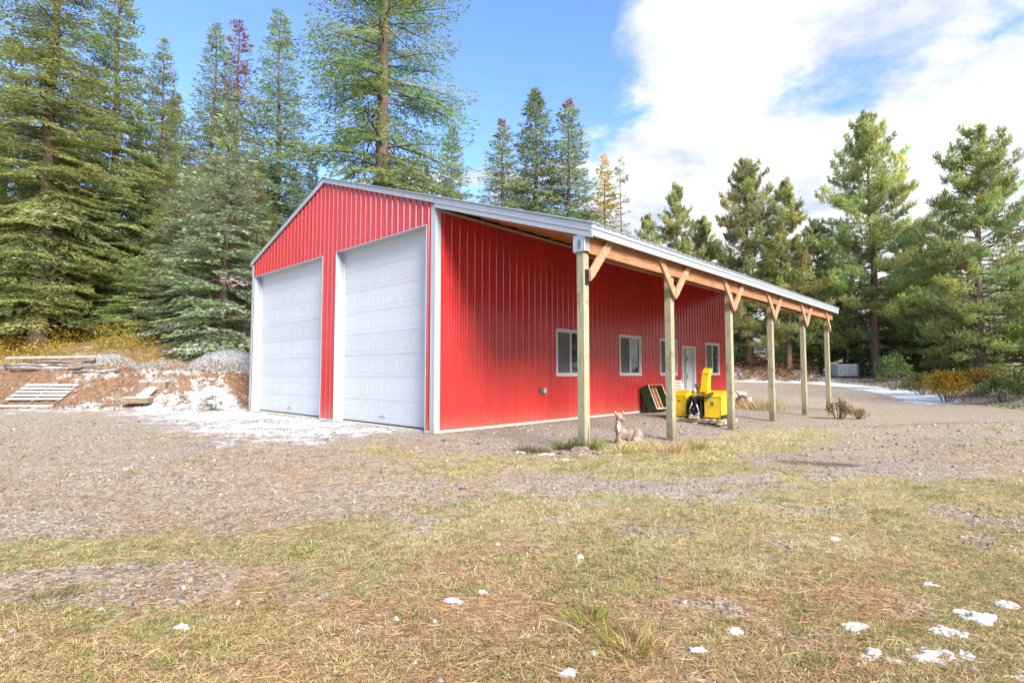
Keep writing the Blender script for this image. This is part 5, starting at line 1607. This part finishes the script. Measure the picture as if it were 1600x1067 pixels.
for zz_ in (0.12, 0.35, 0.58, 0.81, 1.04):
    for yy in (-0.552, 0.552): cg.bar((-0.83, yy, zz_), (0.83, yy, zz_), 0.022, 0.022)
    for xx in (-0.842, 0.842): cg.bar((xx, -0.54, zz_), (xx, 0.54, zz_), 0.022, 0.022)
cg.build('cage', galv, tk)

# debris on the cut bank: sticks, dead leaves and clods
n = 5200
pts = np.stack([r0.uniform(-24, -8.6, n), r0.uniform(17.0, 20.6, n)], 1)
s_ = uphill(pts[:, 0], pts[:, 1])
pts = pts[(s_ > 0.0) & (s_ < 3.6) & (fbm(pts[:, 0] * 1.4, pts[:, 1] * 1.4, 97) > 0.43)]
stuff_leaves('bank_debris', pts, 0.07, [(0.20, 0.13, 0.09), (0.34, 0.22, 0.13), (0.46, 0.36, 0.24), (0.12, 0.08, 0.06), (0.62, 0.62, 0.62), (0.30, 0.28, 0.10)],
             lambda g, k, p: 0.01 + 0.10 * g.random(k) ** 2, 'dead leaves, sticks and crusts littering the orange bank', 'debris', 14)

# ------------------------------------------------------------------ rocks at the first post


def rock(x, y, r, label, seed, sq=(1.25, 0.85, 0.42)):
    rng = random.Random(seed)
    bm = bmesh.new(); bmesh.ops.create_icosphere(bm, subdivisions=2, radius=1.0)
    for v in bm.verts:
        n_ = v.co.normalized()
        k = 1 + 0.22 * sin(n_.x * 3.1 + seed) * cos(n_.y * 2.7 + seed * 2) + rng.uniform(-0.10, 0.10)
        v.co = Vector((n_.x * sq[0] * k, n_.y * sq[1] * k, n_.z * sq[2] * k)) * r
    me = bpy.data.meshes.new('rock'); bm.to_mesh(me); bm.free()
    o = link('rock', me, None, rock_mat)
    o.location = (x, y, tzf(x, y) + r * sq[2] * 0.45); o.rotation_euler = (0, 0, rng.uniform(0, 6))
    tag(o, label, 'rock', 'rocks around the first post')


rock(1.05, 8.35, 0.13, 'flat brown rock at the foot of the first post', 1)
rock(0.78, 8.05, 0.10, 'small brown rock left of the flat rock by the first post', 2)
rock(1.28, 8.10, 0.08, 'reddish stone just right of the first post base', 3)
rock(0.98, 7.85, 0.09, 'rounded pinkish stone in front of the flat rock', 4)
rock(0.58, 8.35, 0.075, 'small stone amid snow and weeds left of the first post', 5)

# ------------------------------------------------------------------ grass, litter and stones of the yard


def scatter(n, ylo, yhi, seed):
    """points over the yard, denser near where one stands"""
    rng = np.random.default_rng(seed)
    y = ylo * (yhi / ylo) ** rng.random(n)
    x = rng.uniform(-1.12, 1.12, n) * (y + 0.6)
    return x, y, rng


def clear_of_building(x, y):
    u, v = to_uv(x, y)
    return ~((u > -0.06) & (u < LEN + 0.1) & (v < 0.06) & (v > -W - 0.1))


def blades_mesh(x, y, rng, ln, wd, cols, tilt, name, label, cat, zoff=0.0, flat=False):
    n = len(x)
    z = tz(x, y) + zoff
    az = rng.uniform(0, 2 * pi, n); tl = tilt(rng, n)
    D = np.stack([np.cos(az) * np.cos(tl), np.sin(az) * np.cos(tl), np.sin(tl)], 1)
    P = np.stack([x, y, z], 1)
    wv = unit(np.cross(D, rng.normal(0, 1, (n, 3))))
    if flat: wv = unit(np.cross(D, np.array([[0, 0, 1.0]]) + rng.normal(0, 0.25, (n, 3))))
    tip = P + D * ln[:, None]
    mid = P + D * (ln * 0.5)[:, None]; mid[:, 2] += ln * (0.02 if flat else 0.10)
    h = wv * (wd * 0.5)[:, None]
    V = np.stack([P - h, P + h, mid + h * 0.8, tip, mid - h * 0.8], 1).reshape(-1, 3)
    F = np.arange(n * 5).reshape(n, 5)
    o = link(name, np_mesh(name, V, F, np.repeat(cols, 5, 0)), None, blades)
    tag(o, label, cat, kind='stuff')
    return o


x, y, rg_ = scatter(640000, 1.5, 14.0, 301)
mk = masks(x, y)
dens = mk[0]
patch = fbm(x * 2.2, y * 2.2, 303, 3)
keep = (rg_.random(len(x)) < np.clip(dens * (0.2 + 1.5 * S(0.32, 0.62, patch)), 0, 1) * 0.50) & clear_of_building(x, y)
x, y = x[keep], y[keep]; n = len(x)
rg_ = np.random.default_rng(302)
gm = S(0.43, 0.59, fbm(x * 1.3, y * 1.3, 304, 3)) * rg_.uniform(0.3, 1.2, n)
u_, v_ = to_uv(x, y)
tall = 0.55 * S(3.9, 4.5, v_) * (1 - S(5.0, 6.2, v_)) * S(0.0, 0.8, u_) * (1 - S(4.5, 7.0, u_))
dry = np.array([0.56, 0.48, 0.25]); grn = np.array([0.21, 0.30, 0.085]); straw = np.array([0.68, 0.57, 0.35])
gm = np.clip(gm * (1 - 0.75 * tall), 0, 1)
c = dry[None] * (1 - gm[:, None]) + grn[None] * gm[:, None]
isst = rg_.random(n) < 0.22 + 0.3 * tall
c[isst] = straw
c = c * rg_.uniform(0.62, 1.3, (n, 1))
lod = 1 + 0.16 * np.clip(y - 2.5, 0, 12)
blades_mesh(x, y, rg_, rg_.uniform(0.016, 0.046, n) * (0.8 + 0.2 * lod) * (1 + 2.3 * tall * rg_.random(n)), rg_.uniform(0.0014, 0.0030, n) * lod, c, lambda r, k: r.uniform(0.15, 1.15, k), 'grass', 'thin dry and green grass over the yard', 'grass')

# small fresh tufts that speckle the thin turf
tx, ty, rg_ = scatter(3200, 1.5, 12.0, 331)
mk = masks(tx, ty)
kp = (rg_.random(len(tx)) < np.clip(0.05 + 0.9 * mk[0], 0, 1) * S(0.40, 0.60, fbm(tx * 0.9, ty * 0.9, 332, 3))) & clear_of_building(tx, ty)
tx, ty = tx[kp], ty[kp]; nt = len(tx); per = 46
rg_ = np.random.default_rng(333)
sz = rg_.uniform(0.5, 1.4, nt) * (1 + 0.10 * np.clip(ty - 2.5, 0, 12))
x = np.repeat(tx, per) + rg_.normal(0, 0.030, nt * per) * np.repeat(sz, per) * 1.3
y = np.repeat(ty, per) + rg_.normal(0, 0.022, nt * per) * np.repeat(sz, per)
n = len(x)
hue = np.repeat(rg_.random(nt), per)[:, None]
c = (np.array([[0.20, 0.29, 0.08]]) * (1 - hue) + np.array([[0.42, 0.40, 0.16]]) * hue) * rg_.uniform(0.7, 1.35, (n, 1))
lod = 1 + 0.15 * np.clip(y - 2.5, 0, 12)
blades_mesh(x, y, rg_, rg_.uniform(0.018, 0.042, n) * np.repeat(sz, per), rg_.uniform(0.0018, 0.0034, n) * lod, c, lambda r, k: r.uniform(0.45, 1.35, k), 'grass_speckles', 'small fresh green tufts speckling the yard', 'grass')

x, y, rg_ = scatter(200000, 1.5, 11.0, 311)
mk = masks(x, y)
keep = (rg_.random(len(x)) < np.clip(0.14 + 0.75 * mk[3] + 0.34 * mk[0], 0, 1) * 0.85) & clear_of_building(x, y)
x, y = x[keep], y[keep]; n = len(x)
rg_ = np.random.default_rng(312)
base = np.array([[0.46, 0.26, 0.13], [0.50, 0.32, 0.17], [0.38, 0.20, 0.10], [0.56, 0.40, 0.25]])[rg_.integers(0, 4, n)]
lod = 1 + 0.15 * np.clip(y - 2.5, 0, 12)
blades_mesh(x, y, rg_, rg_.uniform(0.05, 0.13, n) * (0.8 + 0.15 * lod), rg_.uniform(0.0022, 0.0040, n) * lod, base * rg_.uniform(0.7, 1.3, (n, 1)), lambda r, k: r.normal(0.03, 0.10, k), 'pine_needle_litter', 'fallen orange pine needles strewn over the yard', 'pine needles', zoff=0.010, flat=True)

# loose stones
x, y, rg_ = scatter(90000, 1.5, 14.0, 321)
mk = masks(x, y)
keep = (rg_.random(len(x)) < np.clip(1.0 - 1.15 * mk[0], 0.03, 1) * (0.25 + 0.9 * S(0.4, 0.65, fbm(x * 1.5, y * 1.5, 322))) * 0.55) & clear_of_building(x, y) & (ell(x, y, 4.25, 7.60, 0.62, 0.34) < 0.4)
x, y = x[keep], y[keep]; n = len(x)
rg_ = np.random.default_rng(323)
r = rg_.uniform(0.004, 0.011, n) * (1 + 0.10 * np.clip(y - 2.5, 0, 12)) * np.where(rg_.random(n) < 0.06, 2.2, 1)
oct_ = np.array([[1, 0, 0], [-1, 0, 0], [0, 1, 0], [0, -1, 0], [0, 0, 1], [0, 0, -1]], float)
V = oct_[None] * r[:, None, None] * rg_.uniform(0.6, 1.35, (n, 6, 1)) * np.array([1.2, 1.0, 0.62])
V = V + rg_.normal(0, 0.18, (n, 6, 3)) * r[:, None, None]
az = rg_.uniform(0, 6.28, n); ca, sa = np.cos(az)[:, None], np.sin(az)[:, None]
V = np.stack([V[..., 0] * ca - V[..., 1] * sa + x[:, None], V[..., 0] * sa + V[..., 1] * ca + y[:, None], V[..., 2] + (tz(x, y) + r * 0.25)[:, None]], -1)
fo = np.array([[0, 2, 4], [2, 1, 4], [1, 3, 4], [3, 0, 4], [2, 0, 5], [1, 2, 5], [3, 1, 5], [0, 3, 5]])
F = (np.arange(n)[:, None, None] * 6 + fo[None]).reshape(-1, 3)
cb_ = np.array([[0.30, 0.25, 0.21], [0.22, 0.19, 0.17], [0.40, 0.34, 0.29], [0.34, 0.31, 0.30], [0.48, 0.42, 0.37], [0.17, 0.14, 0.13]])[rg_.integers(0, 6, n)] * rg_.uniform(0.75, 1.2, (n, 1))
o = link('loose_gravel', np_mesh('loose_gravel', V.reshape(-1, 3), F, np.repeat(cb_, 6, 0)), None, pebble_mat)
tag(o, 'loose grey and brown gravel stones over the yard', 'gravel', kind='stuff')

# tussocks: countable clumps that stand out of the turf


def tussock(name, x, y, n, h, spread, cols, label, seed, cat='grass clump', w=0.006, group=None):
    rng = np.random.default_rng(seed)
    px, py = rng.normal(0, spread, n), rng.normal(0, spread, n)
    az = np.arctan2(py, px) + rng.normal(0, 0.5, n); tl = np.clip(rng.normal(1.05, 0.28, n), 0.2, 1.5)
    D = np.stack([np.cos(az) * np.cos(tl), np.sin(az) * np.cos(tl), np.sin(tl)], 1)
    ln = h * rng.uniform(0.45, 1.1, n)
    P = np.stack([px, py, np.full(n, -0.01)], 1)
    wv = unit(np.cross(D, np.stack([-np.sin(az + rng.normal(0, 1, n)), np.cos(az), np.zeros(n)], 1)))
    hh = wv * (w / 2)
    mid = P + D * (ln * 0.55)[:, None]
    bend = np.stack([np.cos(az), np.sin(az), -0.35 * np.ones(n)], 1) * (ln * 0.16)[:, None]
    tip = P + D * ln[:, None] + bend
    V = np.stack([P - hh, P + hh, mid + hh * 0.8, tip, mid - hh * 0.8], 1).reshape(-1, 3)
    c = np.asarray(cols)[rng.integers(0, len(cols), n)] * rng.uniform(0.7, 1.3, (n, 1))
    o = link(name, np_mesh(name, V, np.arange(n * 5).reshape(n, 5), np.repeat(c, 5, 0)), None, blades)
    o.location = (x, y, tzf(x, y))
    tag(o, label, cat, group)


STR = [(0.58, 0.47, 0.25), (0.50, 0.40, 0.18), (0.62, 0.52, 0.30), (0.42, 0.33, 0.13)]
YG = [(0.36, 0.34, 0.05), (0.28, 0.30, 0.05), (0.46, 0.40, 0.10)]
GG = [(0.13, 0.18, 0.05), (0.20, 0.22, 0.07), (0.10, 0.13, 0.035), (0.30, 0.27, 0.12)]
tussock('grass_tuft', 3.02, 8.95, 260, 0.24, 0.055, YG, 'upright yellow-green tuft right of the second post foot', 1)
tussock('grass_tuft', 1.98, 8.45, 360, 0.24, 0.15, STR, 'tall straw-coloured grass clump in front of the deer statue', 2)
tussock('grass_tuft', 2.35, 8.25, 380, 0.24, 0.17, STR, 'straw grass clump right of the tall clump before the deer', 3)
tussock('grass_tuft', 1.62, 8.15, 280, 0.21, 0.13, STR + YG, 'pale grass clump left of the tall clump before the deer', 4)
tussock('weed_clump', 1.22, 8.62, 360, 0.26, 0.09, GG + YG[:1], 'green weeds growing against the right side of the first post', 5, 'weeds', 0.010)
tussock('weed_clump', 0.86, 8.62, 260, 0.20, 0.08, GG, 'green weeds left of the first post foot', 6, 'weeds', 0.010)
tussock('weed_clump', 0.32, 8.35, 260, 0.14, 0.12, GG, 'low green weeds in the snow patch left of the first post', 7, 'weeds', 0.010)
tussock('grass_tuft', 8.4, 18.6, 420, 0.55, 0.36, STR, 'pale dry grass behind the fourth post', 8, w=0.012)
tussock('grass_tuft', -2.45, 2.95, 160, 0.07, 0.07, GG, 'small green turf tuft at lower left by the gravel patch', 9, w=0.004)
tussock('grass_tuft', 0.52, 2.42, 300, 0.13, 0.07, YG + STR, 'yellow-green tuft at the bottom middle beside a snow lump', 10, w=0.004)
tussock('grass_tuft', 0.38, 2.70, 200, 0.09, 0.06, GG + YG, 'dense green tuft at the bottom centre of the yard', 11, w=0.004)
tussock('grass_tuft', -0.52, 2.74, 120, 0.06, 0.035, GG, 'bright green tuft beside a single snow dab at lower middle', 12, w=0.004)
tussock('grass_tuft', -6.9, 16.95, 140, 0.42, 0.08, STR + GG, 'dry weed stalks in front of the left garage door edge', 13, 'weeds', 0.010)


# last snow: lumps lying in the grass


def snow_lump(x, y, r, label, seed):
    """thin ragged remnant of snow: a broken sheet with uneven thickness"""
    n_ = 44
    a = np.linspace(-1, 1, n_)
    X, Y = np.meshgrid(a, a); X, Y = X.ravel(), Y.ravel()
    gx, gy = X * r * 1.35, Y * r * 0.95
    m = fbm(gx * 16 + seed * 3.7, gy * 22 - seed * 1.9, seed, 4) * 1.5 - 0.22 - 0.55 * (X ** 2 + Y ** 2)
    m = m + 0.28 * (fbm(gx * 70, gy * 70, seed + 9, 2) - 0.5)
    th = 0.20
    h = np.clip(m - th, 0.0, 0.35)
    z = tz(x + gx, y + gy) + 0.003 + 0.030 * h ** 0.7 * (0.6 + 0.8 * fbm(gx * 40, gy * 40, seed + 4, 3))
    i_ = np.arange(n_ * n_).reshape(n_, n_)
    F = np.stack([i_[:-1, :-1], i_[:-1, 1:], i_[1:, 1:], i_[1:, :-1]], -1).reshape(-1, 4)
    F = F[(m[F] > th).sum(1) >= 3]
    z = z - 0.012 * (m <= th)
    zc = tzf(x, y)
    me = np_mesh('snow_patch', np.stack([gx, gy, z - zc], 1), F)
    bm = bmesh.new(); bm.from_mesh(me)
    bmesh.ops.delete(bm, geom=[v for v in bm.verts if not v.link_faces], context='VERTS')
    bm.to_mesh(me); bm.free()
    o = link('snow_patch', me, None, snow_mat, True)
    o.location = (x, y, zc)
    tag(o, label, 'snow', 'last snow patches in the yard')


SN = [(1.56, 2.36, 0.07, 'snow lump at bottom right, left of the largest snow patch'), (1.80, 2.36, 0.12, 'largest snow patch at the bottom right'), (2.02, 2.24, 0.06, 'snow dab just right of the largest bottom-right patch'), (2.10, 2.12, 0.08, 'snow patch in the bottom right corner'),
      (1.62, 2.62, 0.06, 'flat snow dab above the largest bottom-right patch'), (2.28, 2.72, 0.09, 'snow patch at the right edge, upper of the corner group'), (2.02, 2.58, 0.07, 'snow dab between the right edge patch and the largest patch'), (2.52, 2.86, 0.06, 'snow dab touching the right picture edge'), (2.36, 3.15, 0.04, 'thin snow streak near the right edge above the corner group'),
      (0.80, 2.41, 0.05, 'snow dab at bottom, right of the yellow-green tuft'), (1.03, 2.58, 0.045, 'small snow dab at bottom, farther right of the yellow-green tuft'), (0.34, 2.40, 0.055, 'snow dab left of the yellow-green tuft at the bottom'), (0.23, 2.22, 0.055, 'snow lump at the bottom edge left of centre-right'),
      (-0.32, 2.92, 0.06, 'snow dab in the lower middle of the turf'), (-0.17, 3.04, 0.05, 'snow streak right of the lower middle snow dab'), (-0.56, 2.70, 0.022, 'single snow dab beside the bright green tuft'), (-2.05, 2.78, 0.035, 'small snow dab at lower left in the turf'), (-1.55, 2.62, 0.04, 'snow dab in the green turf at lower left'),
      (2.30, 3.95, 0.05, 'snow dab far right in the middle of the yard'), (0.50, 8.0, 0.13, 'snow patch left of the rocks by the first post'), (0.15, 8.2, 0.11, 'snow patch among the low green weeds left of the first post'), (1.55, 7.95, 0.06, 'snow dab in the grass right of the first post rocks'), (0.45, 3.60, 0.03, 'tiny snow dab in the turf in the middle of the yard'), (0.75, 7.55, 0.08, 'thin snow patch in front of the rocks by the first post')]
for k, (x, y, r, lab) in enumerate(SN):
    snow_lump(x, y, r * (1.0 if k < 9 else 0.75), lab, 500 + k)
